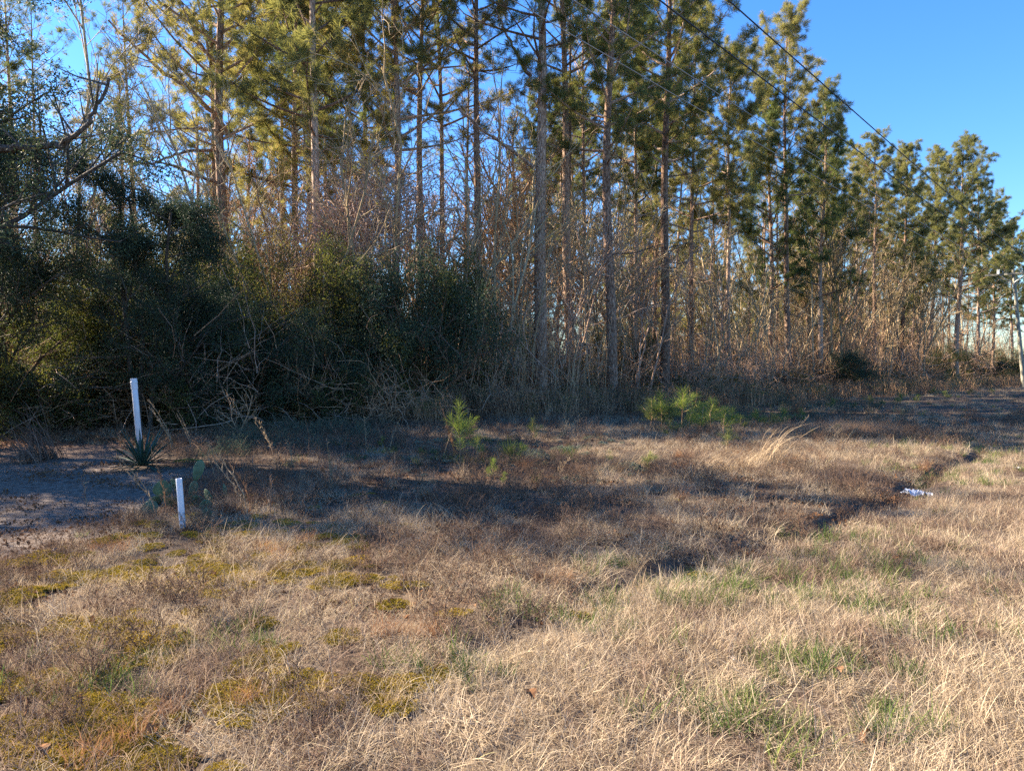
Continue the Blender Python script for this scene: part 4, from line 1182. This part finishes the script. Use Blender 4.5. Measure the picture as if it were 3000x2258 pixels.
pear([(578, 1378, 8.8, 36, 64, .28, .35, .05), (562, 1440, 8.8, 30, 66, .2, .2, .1), (606, 1452, 8.4, 50, 34, .9, -.2, .5), (656, 1436, 8.7, 50, 40, 1.3, .1, 1.0), (573, 1466, 8.2, 44, 44, .4, .3, .6), (604, 1514, 7.6, 32, 44, -.2, .3, .1), (600, 1480, 8.0, 44, 40, -1.0, .2, .6)], 'prickly pear right of the short white pipe, one pale pad standing upright', 80)

# ------------------------------------------------------------------ pine seedlings
def seedling(seed, H, shoots, nl=.20, dens=60):
    g = np.random.default_rng(seed); b = MB(); pos, dr = [], []
    P = np.array([[0, 0, -.03], [g.normal(0, .02), g.normal(0, .02), H * .4], [g.normal(0, .03), g.normal(0, .03), H * .86]])
    b.tube(P, [.010, .008, .005], 5, 0)
    def shoot(o, d, L):
        b.tube([o, o + d * L * .6, o + d * L + [0, 0, .03]], [.006, .005, .004], 4, 0)
        for t in np.linspace(.15, 1, max(3, int(L / .045))): pos.append(o + d * L * t); dr.append(unit(d + [0, 0, .4]))
    shoot(P[1], unit(P[2] - P[1]), H * .45)
    for k in range(shoots):
        t = g.uniform(.15, .75); o = np.array([np.interp(t, [0, .5, 1], P[:, c]) for c in range(3)])
        az = k * 2.4 + g.normal(0, .3); d = unit(np.array([math.cos(az), math.sin(az), g.uniform(.4, 1.0)]))
        shoot(o, d, H * g.uniform(.2, .42) * (1.1 - t * .5))
    b.needles(np.array(pos), np.array(dr), dens // 4, nl, .0045, 1.0, g, 1, .03)
    return b
SD = [seedling(900 + k, [.9, .7, .8, .55, .6][k], [7, 5, 6, 3, 4][k], [.2, .2, .22, .18, .2][k], [90, 80, 90, 80, 90][k]).mesh('pine_seedling', [M['twig'], M['seedling']]) for k in range(5)]
SDdark = [seedling(910 + k, .7, 5, .2, 80).mesh('pine_seedling', [M['twig'], M['needle']]) for k in range(2)]
seeds = [  # px, base py, height px, proto, label
    (1348, 1366, 178, 0, 'tallest pine seedling near the middle, leaning pale cane beside it'),
    (1398, 1372, 85, 3, 'drooping pine seedling just right of the tallest middle seedling'),
    (1442, 1418, 60, 4, 'small dark pine seedling in the shaded grass right of the tallest middle seedling'),
    (1528, 1374, 62, 3, 'little bright pine seedling beside the pale lichen mound'),
    (1232, 1358, 30, 3, 'tiny pine seedling alone left of the tallest middle seedling'),
    (1120, 1328, 38, 4, 'tiny green pine seedling between two dead stalks'),
    (1478, 1440, 40, 4, 'very small pine seedling in the dark patch of weeds'),
    (1560, 1305, 75, 'd0', 'dim green pine seedling in the shade behind the grassy clump'),
    (1902, 1392, 60, 2, 'light green seedling in the dry grass below the arching straw clumps'),
    (1905, 1265, 90, 'd1', 'dark pine seedling at the left end of the bright green row'),
    (1938, 1268, 112, 0, 'first tall bright seedling of the green row, with two tops'),
    (1965, 1272, 90, 'd0', 'dark bushy seedling low between the two tallest of the green row'),
    (1998, 1262, 120, 2, 'tallest and brightest seedling of the green row'),
    (2022, 1280, 72, 1, 'small seedling with a bare reddish stem in the green row'),
    (2052, 1275, 90, 4, 'broad yellow green seedling in the middle of the green row'),
    (2085, 1262, 92, 1, 'bright seedling right of the broad yellow green one'),
    (2120, 1290, 80, 3, 'seedling with a brownish top in the green row'),
    (2142, 1278, 78, 0, 'shining seedling near the right end of the green row'),
    (2170, 1268, 48, 'd1', 'low dark seedling near the right end of the green row'),
    (2215, 1262, 62, 2, 'last bright seedling of the green row, standing a little apart'),
    (2240, 1258, 34, 3, 'low yellow green seedling beside the last bright one'),
    (2130, 1332, 62, 'd0', 'dark seedling in the shade in front of the green row'),
    (1960, 1300, 58, 'd1', 'dark round seedling in front of the left end of the green row'),
    (2262, 1262, 52, 'd0', 'brownish dark seedling right of the last bright one'),
    (2300, 1245, 50, 4, 'dull green seedling where the brown weeds begin'),
    (2350, 1238, 44, 1, 'small green seedling left of the pinkish grass'),
    (2380, 1292, 30, 3, 'small yellow green seedling at the left of the pinkish grass'),
    (2455, 1278, 30, 3, 'small yellow green seedling inside the pinkish grass'),
]
def add_seedling(px, py, hp, k, lab, grp='pine seedlings in the open grass'):
    x_, Y_ = at(px, py); me_ = SDdark[int(k[1])] if isinstance(k, str) else SD[k]
    h0 = max(v.co.z for v in me_.vertices); s_ = hp / F * Y_ / h0 * 1.12
    o = link('pine_seedling', me_, None, (x_, Y_, H1(x_, Y_))); o.scale = (s_ * (1.5 if px > 1600 else .95),) * 2 + (s_,); o.rotation_euler = (0, 0, px)
    return tag(o, lab, 'pine seedling', grp)
for a in seeds: add_seedling(*a)
far_seed = [(2440, 1196, 30), (2505, 1200, 26), (2545, 1190, 34), (2585, 1198, 28), (2640, 1182, 34), (2690, 1178, 26), (2735, 1165, 30), (2770, 1168, 24), (2845, 1160, 24), (2905, 1158, 22)]
far_lab = ['below the round black bush', 'a step right of the round black bush', 'below the small pointed pine top', 'below the pink trunked pine', 'right of the pink trunked pine', 'below the yellow green drooping pine', 'left of the broad right hand pine', 'at the foot of the broad right hand pine', 'well right of the broad right hand pine', 'nearest the utility pole']
for (px, py, hp), l_ in zip(far_seed, far_lab):
    add_seedling(px, py, hp, 'd0' if px % 2 else 4, 'far small green seedling in the weeds ' + l_, 'far seedlings along the wood')
# wiregrass like clump, dark green
g = np.random.default_rng(77)
b = tuft(None, 330, .09, .25, .52, .005, .45, .8, 960, 4)
x_, Y_ = at(1492, 1352)
tag(link('grass_clump', b.mesh('grass_clump', M['green']), None, (x_, Y_, H1(x_, Y_))), 'dense dark green fountain of grass right of the tallest middle seedling', 'grass clump')
b = tuft(None, 420, .10, .25, .50, .004, .5, .9, 961, 4)
x_, Y_ = at(668, 1520)
tag(link('grass_clump', b.mesh('grass_clump', M['straw_brown']), None, (x_, Y_, H1(x_, Y_))), 'olive fountain of fine grass beside the right hand prickly pear', 'grass clump')

# ------------------------------------------------------------------ dead stalks
def stalk(bx, by, tx, ty, label, mat='straw_brown', n=2, seed=0, group='tall dead grass stalks'):
    g = np.random.default_rng(seed); x0, Y0 = at(bx, by); z0 = H1(x0, Y0); b = MB()
    hz = z_at(ty, Y0) - z0; dx = at_y(tx, Y0) - x0
    for k in range(n):
        f = 1 - .22 * k * g.uniform(.5, 1); off = np.array([g.normal(0, .03), g.normal(0, .03), 0]) * (k > 0)
        P = np.array([off + [dx * f * t ** 1.6, .04 * math.sin(t * 3 + k), hz * f * t - .02] for t in np.linspace(0, 1, 9)])
        P[:, :2] += g.normal(0, .006, (9, 2))
        b.tube(P, np.linspace(.008, .003, 9), 4)
        for q in range(26):                       # clasping dead leaves and seed tufts
            t = g.uniform(.25, 1) * 8; o = np.array([np.interp(t, np.arange(9), P[:, c]) for c in range(3)])
            d = np.array([dx * .4 + g.normal(0, .12), g.normal(0, .12), .55 * hz]); d = unit(d) * g.uniform(.03, .09)
            s_ = unit(np.cross(d, g.normal(size=3))) * .003
            b.add([o - s_, o + s_, o + d * .6 + s_ * .6, o + d + g.normal(0, .01, 3)], [[0, 1, 2, 3]])
    o = link('grass_stalk', b.mesh('grass_stalk', M[mat]), None, (x0, Y0, z0))
    return tag(o, label, 'dead stalk', group)
st = [
    (458, 1520, 338, 1332, 'dead stalk leaning far left, in front of the yucca', 'straw_pale', 2),
    (486, 1515, 440, 1318, 'dead stalk curving up between the yucca and the short white pipe', 'straw_red', 1),
    (575, 1555, 478, 1448, 'dead stalk crossing the short white pipe from the left', 'straw_red', 1),
    (725, 1520, 635, 1328, 'tallest golden stalk right of the prickly pear, feathery at the tip', 'straw_pale', 2),
    (735, 1505, 674, 1360, 'shorter reddish stalk beside the tallest golden one right of the prickly pear', 'straw_red', 1),
    (788, 1500, 727, 1338, 'thin bent stalk farther right of the prickly pear', 'straw_brown', 1),
    (790, 1520, 788, 1395, 'short straight thin stalk right of the thin bent one', 'straw_brown', 1),
    (968, 1452, 957, 1292, 'upright golden brown stalk standing alone in front of the shaded grass', 'straw_pale', 2),
    (950, 1448, 944, 1368, 'small orange brown stalk left beside the upright lone one', 'straw_red', 1),
    (906, 1348, 890, 1212, 'thin pale stalk behind the upright lone one', 'straw_brown', 1),
    (1003, 1335, 966, 1238, 'thin stalk leaning left, behind and right of the upright lone one', 'straw_brown', 1),
    (1072, 1330, 1065, 1210, 'pale stalk with a small whitish head below the brush heap', 'straw_pale', 1),
    (1120, 1322, 1098, 1225, 'pair of thin stalks below the brush heap', 'straw_brown', 2),
    (1140, 1338, 1172, 1222, 'golden stalk leaning right below the brush heap', 'straw_pale', 1),
    (505, 1328, 432, 1168, 'pale arching stalks right behind the tall white pipe', 'straw_pale', 4),
    (560, 1328, 518, 1200, 'pale stalks right of the arching ones behind the tall pipe', 'straw_pale', 2),
    (800, 1352, 738, 1212, 'arching pale stalk in the shade left of the grey green weeds', 'straw_pale', 2),
    (1300, 1362, 1352, 1206, 'pale golden cane leaning on the tallest middle seedling', 'straw_pale', 1),
    (1330, 1352, 1288, 1178, 'drooping reddish plume behind the tallest middle seedling', 'straw_red', 3),
    (1005, 1420, 1000, 1330, 'short golden stalk right of the upright golden brown one', 'straw_pale', 1),
    (860, 1400, 838, 1290, 'slanting golden stalk left of the upright golden brown one', 'straw_pale', 1),
    (640, 1430, 612, 1300, 'golden stalk rising behind the upright cactus pad', 'straw_pale', 2),
    (1640, 1420, 1665, 1340, 'short golden stalk bending right in the open middle grass', 'straw_pale', 2),
    (1760, 1440, 1750, 1350, 'short upright stalk left of the light green seedling', 'straw_pale', 1),
    (2330, 1300, 2372, 1215, 'golden stalk bending right behind the largest straw clump', 'straw_pale', 3),
    (2480, 1310, 2525, 1240, 'golden stalks bending right in front of the pinkish grass', 'straw_pale', 3),
    (250, 1500, 232, 1400, 'small thin stalk alone on the shaded dirt', 'straw_brown', 1),
    (2590, 1275, 2600, 1195, 'thin upright stalk at the right of the pinkish grass', 'straw_brown', 2),
    (2380, 1190, 2405, 1150, 'curved stalk beside the round black bush', 'straw_pale', 1),
]
for q, (a, b_, c, d, lab, mt, nn) in enumerate(st): stalk(a, b_, c, d, lab, mt, nn, 500 + q)

# ------------------------------------------------------------------ arching straw clumps
def arching(seed, n, L, az, spread, mat, wd=.008, lean1=1.9, l0=.5):
    g = np.random.default_rng(seed); b = MB()
    base = np.stack([g.normal(0, .12, n), g.normal(0, .12, n), np.full(n, -.02)], 1)
    LL = L * g.uniform(.45, 1, n); a = g.normal(az, spread, n)
    b.blades(base, a, LL, np.full(n, wd), np.abs(g.normal(.25, .15, n)), np.clip(g.normal(lean1, .3, n), .6, 2.6), g, 0, 8)
    k = 90                                        # leafy bottom
    base = np.stack([g.normal(0, .13, k), g.normal(0, .13, k), np.full(k, -.02)], 1)
    b.blades(base, g.uniform(0, 6.28, k), L * g.uniform(.2, .45, k), np.full(k, wd * .9), np.abs(g.normal(.3, .2, k)), np.full(k, 1.6), g, 0, 5)
    return b.mesh('straw_clump', M[mat])
cl = [
    (1800, 1400, 34, .85, 0.0, .35, 'straw_pale', 1.9, 'pale arching straw clump farthest left of three, bending right'),
    (1870, 1385, 30, .95, 0.0, .3, 'straw_pale', 2.0, 'arching straw clump with long bows, behind the light green seedling'),
    (2060, 1400, 42, .75, .1, .4, 'straw_pale', 2.0, 'arching straw clump in front of the middle of the green row'),
    (2170, 1395, 40, 0.9, 0.0, .6, 'straw_pale', 1.9, 'large straw clump sweeping to the right'),
    (2240, 1372, 46, 1.1, 0.05, .6, 'straw_pale', 1.8, 'largest straw clump with the longest stems slanting up right'),
    (2420, 1300, 40, .8, .2, .7, 'straw_pale', 1.7, 'straw clump in front of the pinkish grass'),
    (135, 1352, 60, 1.35, 2.9, .3, 'straw_brown', 1.5, 'brown grass clump bowing left at the left border'),
    (95, 1362, 44, 1.0, 2.6, .4, 'straw_brown', 1.6, 'smaller brown grass clump left of the bowing one'),
    (2330, 1212, 50, 1.3, .1, .6, 'straw_red', 1.6, 'reddish drooping grass clump among the weeds right of the green row'),
    (600, 1345, 40, .55, .4, 1.0, 'straw_brown', 1.7, 'low shaded brown clump behind the upright cactus pad'),
]
for q, (a, b_, n_, L, az, sp_, mt, l1, lab) in enumerate(cl):
    x_, Y_ = at(a, b_)
    tag(link('straw_clump', arching(980 + q, int(n_ * 1.8), L, az, sp_, mt, 0.008 if L < 1 else .011, l1), None, (x_, Y_, H1(x_, Y_))), lab, 'grass clump', 'arching clumps of dry grass')
# pinkish fine grass (countless)
g = np.random.default_rng(61)
T['pink'] = [tuft(None, 150, .25, .3, .75, .0045, .35, .8, 1000 + k, 4).mesh('pink_grass', M['pinkstraw']) for k in range(2)]
xs, ys = [], []
for k in range(300):
    a, b_ = g.normal(2500, 75), 1300 - abs(g.normal(0, 22))
    x_, Y_ = at(a, b_); xs.append(x_); ys.append(Y_)
xs, ys = np.array(xs), np.array(ys)
do_scatter('pinkish_grass', 'bank of fine pinkish orange grass catching the sun beyond the straw clumps', 'grass', ['pink'], [('pink', (xs, ys, g.uniform(.25, .75, len(xs))))], g)
# grey green weeds and lichen patches in the shade of the clearing's far side
T['gweed'] = []
for k in range(3):
    gg = np.random.default_rng(1010 + k); b = MB()
    for s_ in range(16):
        p0 = np.array([gg.normal(0, .15), gg.normal(0, .15), -.02]); d = np.array([gg.normal(0, .3), gg.normal(0, .3), 1.]); L = gg.uniform(.2, .55)
        b.tube([p0, p0 + d * L], [.003, .002], 3, 0)
        b.leaves(p0 + d * L * gg.uniform(.2, 1, (22, 1)) + gg.normal(0, .02, (22, 3)), .055, .013, gg, 1)
    T['gweed'].append(b.mesh('gweed', [M['darktwig'], M['greyleaf']]))
xs, ys = [], []
for k in range(230):
    c = [(880, 1290, 130, 30), (700, 1325, 40, 25), (1010, 1275, 80, 25), (2480, 1195, 170, 18), (2200, 1225, 130, 15)][int(g.choice(5, p=[.3, .1, .15, .25, .2]))]
    x_, Y_ = at(c[0] + g.normal(0, c[2]), max(1150, c[1] + g.normal(0, c[3]))); xs.append(x_); ys.append(Y_)
xs, ys = np.array(xs), np.array(ys)
do_scatter('green_weeds', 'grey green leafy weeds in the shade before the dark shrubs', 'weeds', ['gweed'], [('gweed', (xs, ys, g.uniform(.4, .95, len(xs))))], g)
lich = [(1555, 1352, 1.6), (1580, 1358, 1.2), (1240, 1308, 1.1), (1185, 1320, .8), (1225, 1325, .7), (1640, 1332, 1.1), (1685, 1330, .9), (1760, 1290, 1.1), (1740, 1298, .8), (1768, 1310, .7), (1840, 1385, 1.2), (1795, 1395, .8), (1870, 1392, .8), (1330, 1372, 1.0), (1410, 1385, .8), (1690, 1425, .7), (1720, 1345, .7), (1450, 1415, .6), (1570, 1312, .6), (1620, 1290, .5), (1500, 1395, .6)]
xs = []; ys = []; ss = []
for a, b_, s_ in lich:
    for q in range(4):
        x_, Y_ = at(a + g.normal(0, 14), b_ + g.normal(0, 3)); xs.append(x_); ys.append(Y_); ss.append(s_ * g.uniform(.7, 1.3))
for q in range(70):
    x_, Y_ = at(g.uniform(1150, 1950), g.uniform(1290, 1440)); xs.append(x_); ys.append(Y_); ss.append(g.uniform(.25, .6))
do_scatter('lichen', 'pale grey green lichen mounds on the bare shaded ground', 'lichen', ['lichen'], [('lichen', (np.array(xs), np.array(ys), np.array(ss)))], g, 0.015, .05)
T['mg'] = []
gg = np.random.default_rng(3); b = MB(); nn = 3000; rr = .16 * np.sqrt(gg.uniform(0, 1, nn)); th = gg.uniform(0, 6.28, nn)
b.leaves(np.stack([rr * np.cos(th) * 1.5, rr * np.sin(th), .04 * (1 - (rr / .17) ** 2)], 1), .012, .008, gg, 0, 1.5)
x_, Y_ = at(550, 1369)
tag(link('moss_mound', b.mesh('moss_mound', M['mossgreen']), None, (x_, Y_, H1(x_, Y_))), 'vivid green moss mound left behind the upright cactus pad', 'moss')
# small bare shrubs in the open
for (a, b_, hp, rz, lab, mt) in ((1645, 1290, 82, .3, 'small pale bare shrub with a forked white stem in the shaded clearing', 'palebark'), (705, 1290, 165, 1.5, 'bare grey shrub with few leaves before the dark evergreens', 'twig'), (1590, 1250, 60, 2.2, 'low bare twiggy shrub at the foot of the thickest pine', 'twig')):
    x_, Y_ = at(a, b_); me_ = bare(1100 + a, 1.0, .016, mt, maxlev=2, n_=(6, 5), ang=(.7, .7), lr=(.6, .5), t0=(.25, .2), wob=.14, up=.06, sides=(5, 4, 3), stems=2, splay=.2, rmin=.003)
    h0 = max(v.co.z for v in me_.vertices); s_ = hp / F * Y_ / h0
    o = link('bare_shrub', me_, None, (x_, Y_, H1(x_, Y_))); o.scale = (s_,) * 3; o.rotation_euler = (0, 0, rz)
    tag(o, lab, 'bare shrub')

# ------------------------------------------------------------------ litter
def crumple(name, px, py, wpx, seed, label, mat='plastic', hh=.3):
    g = np.random.default_rng(seed); x_, Y_ = at(px, py); s_ = wpx / F * Y_; n = 22
    u, v = np.meshgrid(np.linspace(-.5, .5, n), np.linspace(-.5, .5, n)); u = u.ravel(); v = v.ravel()
    m_ = 1 - .35 * vnoise(u, v, .25, seed)
    zz = hh * s_ * np.abs(fbm(u, v, .22, seed, 3) - .42) * 1.4 + .004
    b = MB(); i = (np.arange(n - 1)[:, None] * n + np.arange(n - 1)[None]).ravel()
    b.add(np.stack([u * s_ * m_, v * s_ * .6 * m_ + .02 * np.sin(u * 9), zz], 1), np.stack([i, i + 1, i + n + 1, i + n], 1))
    me_ = b.mesh(name, M[mat]); o = link(name, me_, None, (x_, Y_, H1(x_, Y_) + .03)); o.rotation_euler = (0, 0, g.uniform(-.3, .3))
    md = o.modifiers.new('thickness', 'SOLIDIFY'); md.thickness = .001
    return tag(o, label, 'litter')
crumple('plastic_bag', 2688, 1456, 88, 3, 'crumpled clear white plastic bag lying in the grass right of the ditch', hh=.35)
crumple('paper_scrap', 166, 1622, 34, 5, 'small white paper scrap on the dirt at the left', 'pvc')
crumple('paper_scrap', 2148, 1950, 18, 7, 'tiny white scrap in the mown dry grass', 'pvc')
crumple('foam_piece', 2985, 1378, 22, 9, 'small white piece of rubbish in the grass at the right border', 'pvc')
fl = [(1555, 2070, 'brown fallen leaf at the bottom middle in the dry grass'), (120, 2245, 'orange brown fallen leaf at the bottom left corner'), (2630, 1660, 'curled orange leaf right of the ditch in the mown grass'), (2545, 2195, 'orange fallen leaf at the bottom right in the mown grass'), (2455, 1998, 'reddish leaf beside the largest green grass patch'), (1430, 1850, 'dry leaf in the middle of the rough grass')]
for q, (a, b_, lab) in enumerate(fl):
    x_, Y_ = at(a, b_); g = np.random.default_rng(q); b = MB(); n = 9; L = .075
    V = []; Fc = []
    for i in range(n):
        t = i / (n - 1); w_ = .028 * math.sin(math.pi * min(1, t * .93 + .07)) ** .8 * (1 + .22 * math.cos(i * 2.9)); zc = .02 * math.sin(t * 3)
        V += [(-w_, (t - .5) * L, zc + .012), (0, (t - .5) * L, zc), (w_, (t - .5) * L, zc + .010)]
    for i in range(n - 1):
        for j in (0, 1): Fc.append([i * 3 + j, i * 3 + j + 1, i * 3 + j + 4, i * 3 + j + 3])
    b.add(V, Fc); b.tube([(0, L * .5, 0), (0.004, L * .5 + .02, .01)], .0012, 4)
    o = link('fallen_leaf', b.mesh('fallen_leaf', M['litter']), None, (x_, Y_, H1(x_, Y_) + .05)); o.rotation_euler = (g.normal(0, .3), g.normal(0, .3), g.uniform(0, 6.28))
    tag(o, lab, 'leaf')

# ------------------------------------------------------------------ utility pole and lines
AX, AY, AZ = 41.72, 61.0, CAM_H + 8.1
bx, by = at_y(3003, 61.0), 61.0
e = empty('utility_pole', (bx, by, H1(bx, by)))
o_ = Vector((bx, by, H1(bx, by)))
top = Vector((AX - .05, AY, z_at(768, 61.0)))
b = MB(); Pp = [Vector((0, 0, -.6)) + (top - o_) * t for t in np.linspace(0, 1, 12)]
b.tube(Pp, np.linspace(.17, .11, 12), 14, 0, True); link('pole', b.mesh('pole', M['polewood'], True), e)
ad = Vector((-.755, .656, 0)); ac = Vector((AX, AY, AZ - .22)) - o_
def boxmb(c, ax, ay, az):
    b = MB(); V = [tuple(c + ax * i + ay * j + az * k) for i in (-1, 1) for j in (-1, 1) for k in (-1, 1)]
    b.add(V, [[0, 1, 3, 2], [4, 6, 7, 5], [0, 4, 5, 1], [2, 3, 7, 6], [0, 2, 6, 4], [1, 5, 7, 3]]); return b
perp = Vector((.656, .755, 0))
link('crossarm', boxmb(ac - perp * .19, ad * 2.0, perp * .06, Vector((0, 0, .075))).mesh('crossarm', M['polewood']), e)
for s_ in (-1, 1):
    b = MB(); b.tube([ac - perp * .26 + ad * s_ * .95 - Vector((0, 0, .06)), ac - perp * .24 + ad * s_ * .05 - Vector((0, 0, .75))], .022, 6)
    link('brace', b.mesh('brace', M['steel']), e)
ks = [9.0, 10.45, 12.27, 13.55]
for k in ks:
    # where the line X = .869 Y - k crosses the arm
    # AX + ad.x t = .869 (AY + ad.y t) - k
    t = (.869 * AY - k - AX) / (ad.x - .869 * ad.y)
    q = ac - perp * .19 + ad * t + Vector((0, 0, .075))
    ins = lathe([(.012, 0), (.012, .05), (.05, .06), (.028, .085), (.045, .10), (.022, .13), (.03, .145), (.001, .15)], 12)
    oo = link('insulator', ins.mesh('insulator', M['porcelain'], True), e); oo.location = q
bb = boxmb(ac - perp * .30 + ad * 1.05 + Vector((0, 0, .22)), ad * .09, perp * .08, Vector((0, 0, .20))).mesh('fuse_box', M['porcelain'])
link('fuse_box', bb, e)
tag(e, 'weathered wooden utility pole with a crossarm, leaning left at the right border', 'utility pole')
labs = ['uppermost thick dark power line, farthest right over the sky', 'second dark power line below the uppermost one', 'third thin power line, pale where it passes the pines', 'lowest thin pale power line in front of the pines']
for k, lab, mt, rr in zip(ks, labs, ['cable', 'cable', 'cable_pale', 'cable_pale'], [.017, .018, .012, .012]):
    P = []
    for Yk in np.linspace(-22, 61, 60):
        t = (Yk + 22) / 83; P.append((.869 * Yk - k, Yk, AZ + .05 - .55 * 4 * t * (1 - t) + .30 * (1 - t)))
    dz = P[-1][2]
    for Yk in np.linspace(64, 112, 20):
        t = (Yk - 61) / 51; P.append((.869 * Yk - k, Yk, dz - .4 * 4 * t * (1 - t) * .5))
    b = MB(); b.tube(P, rr, 6)
    tag(link('power_line', b.mesh('power_line', M[mt], True)), lab, 'power line', 'power lines over the field')

# ------------------------------------------------------------------ labels for the many
marks = [(60, 'the corner oak'), (395, 'the tall white pipe'), (676, 'the big leaning pine'), (850, 'the paired pines'), (1158, 'the vine wrapped pine'), (1402, 'the slightly bent pine'), (1580, 'the thickest pine'), (1672, 'the second large pine'), (1792, 'the stout dark pine'), (1945, 'the pale grey pine'), (2138, 'the slim reddish pine'), (2312, 'the tallest pine'), (2402, 'the lone dark pine'), (2556, 'the pink trunked pine'), (2645, 'the drooping bright pine'), (2800, 'the broad right pine'), (2985, 'the utility pole')]
def where(px):
    m_ = min(marks, key=lambda a: abs(a[0] - px)); d = px - m_[0]
    return ('directly behind ' if abs(d) < 16 else ('left of ' if d < 0 else 'right of ')) + m_[1]
def order_words(n):
    o_ = lambda q: {1: '1st', 2: '2nd', 3: '3rd'}.get(q, '%dth' % q)
    return ['leftmost of %d' % n] + [o_(q + 1) + ' of %d' % n for q in range(1, n - 1)] + ['rightmost of %d' % n]
def give(items, cat, group_of):
    by = {}
    for o, px, lab in items: by.setdefault(lab, []).append((px, o))
    for lab, li in by.items():
        li.sort(key=lambda a: a[0])
        ws = order_words(len(li)) if len(li) > 1 else ['']
        for (px, o), w_ in zip(li, ws):
            tag(o, lab + (', ' + w_ if w_ else ''), cat, group_of)
items = []
for (o, xx, Yd, k, hh) in DEEP:
    px = 1500 + F * xx / Yd; be_ = float(behind_edge(xx, Yd))
    look = {'slim0': 'thin high crowned', 'slim1': 'thin olive crowned', 'slim2': 'very thin bare stemmed', 'edge1': 'bushy green', 'tall3': 'large dark', 'young0': 'low yellow green young', 'young1': 'low dark green young'}[k]
    dep = 'set back' if be_ < 12 else ('deeper in' if be_ < 22 else 'farthest back')
    items.append((o, px, '%s pine, %s, %s' % (look, dep, where(px))))
give(items, 'pine tree', 'pines deeper in the wood')
items = []
for (o, px, Yd, k, s_) in SAPS:
    u = (px - 1500) / F; be_ = float(behind_edge(u * Yd, Yd))
    look = ('short' if s_ < .75 else ('tall' if s_ > 1.05 else 'middling')) + ' ' + ['pale', 'pale', 'brown', 'pale', 'brown', 'pale', 'brown', 'reddish', 'pale'][k] + ' ' + ['straight', 'forked', 'straight', 'straight', 'clumped', 'forked', 'straight', 'clumped', 'forked'][k]
    items.append((o, px, '%s bare sapling, %s, %s' % (look, 'in front' if be_ < 3 else 'deeper in', where(px))))
give(items, 'sapling', 'bare saplings in the wood')
print('tris', sum(len(m.polygons) for m in bpy.data.meshes), 'objects', len(sc.objects))
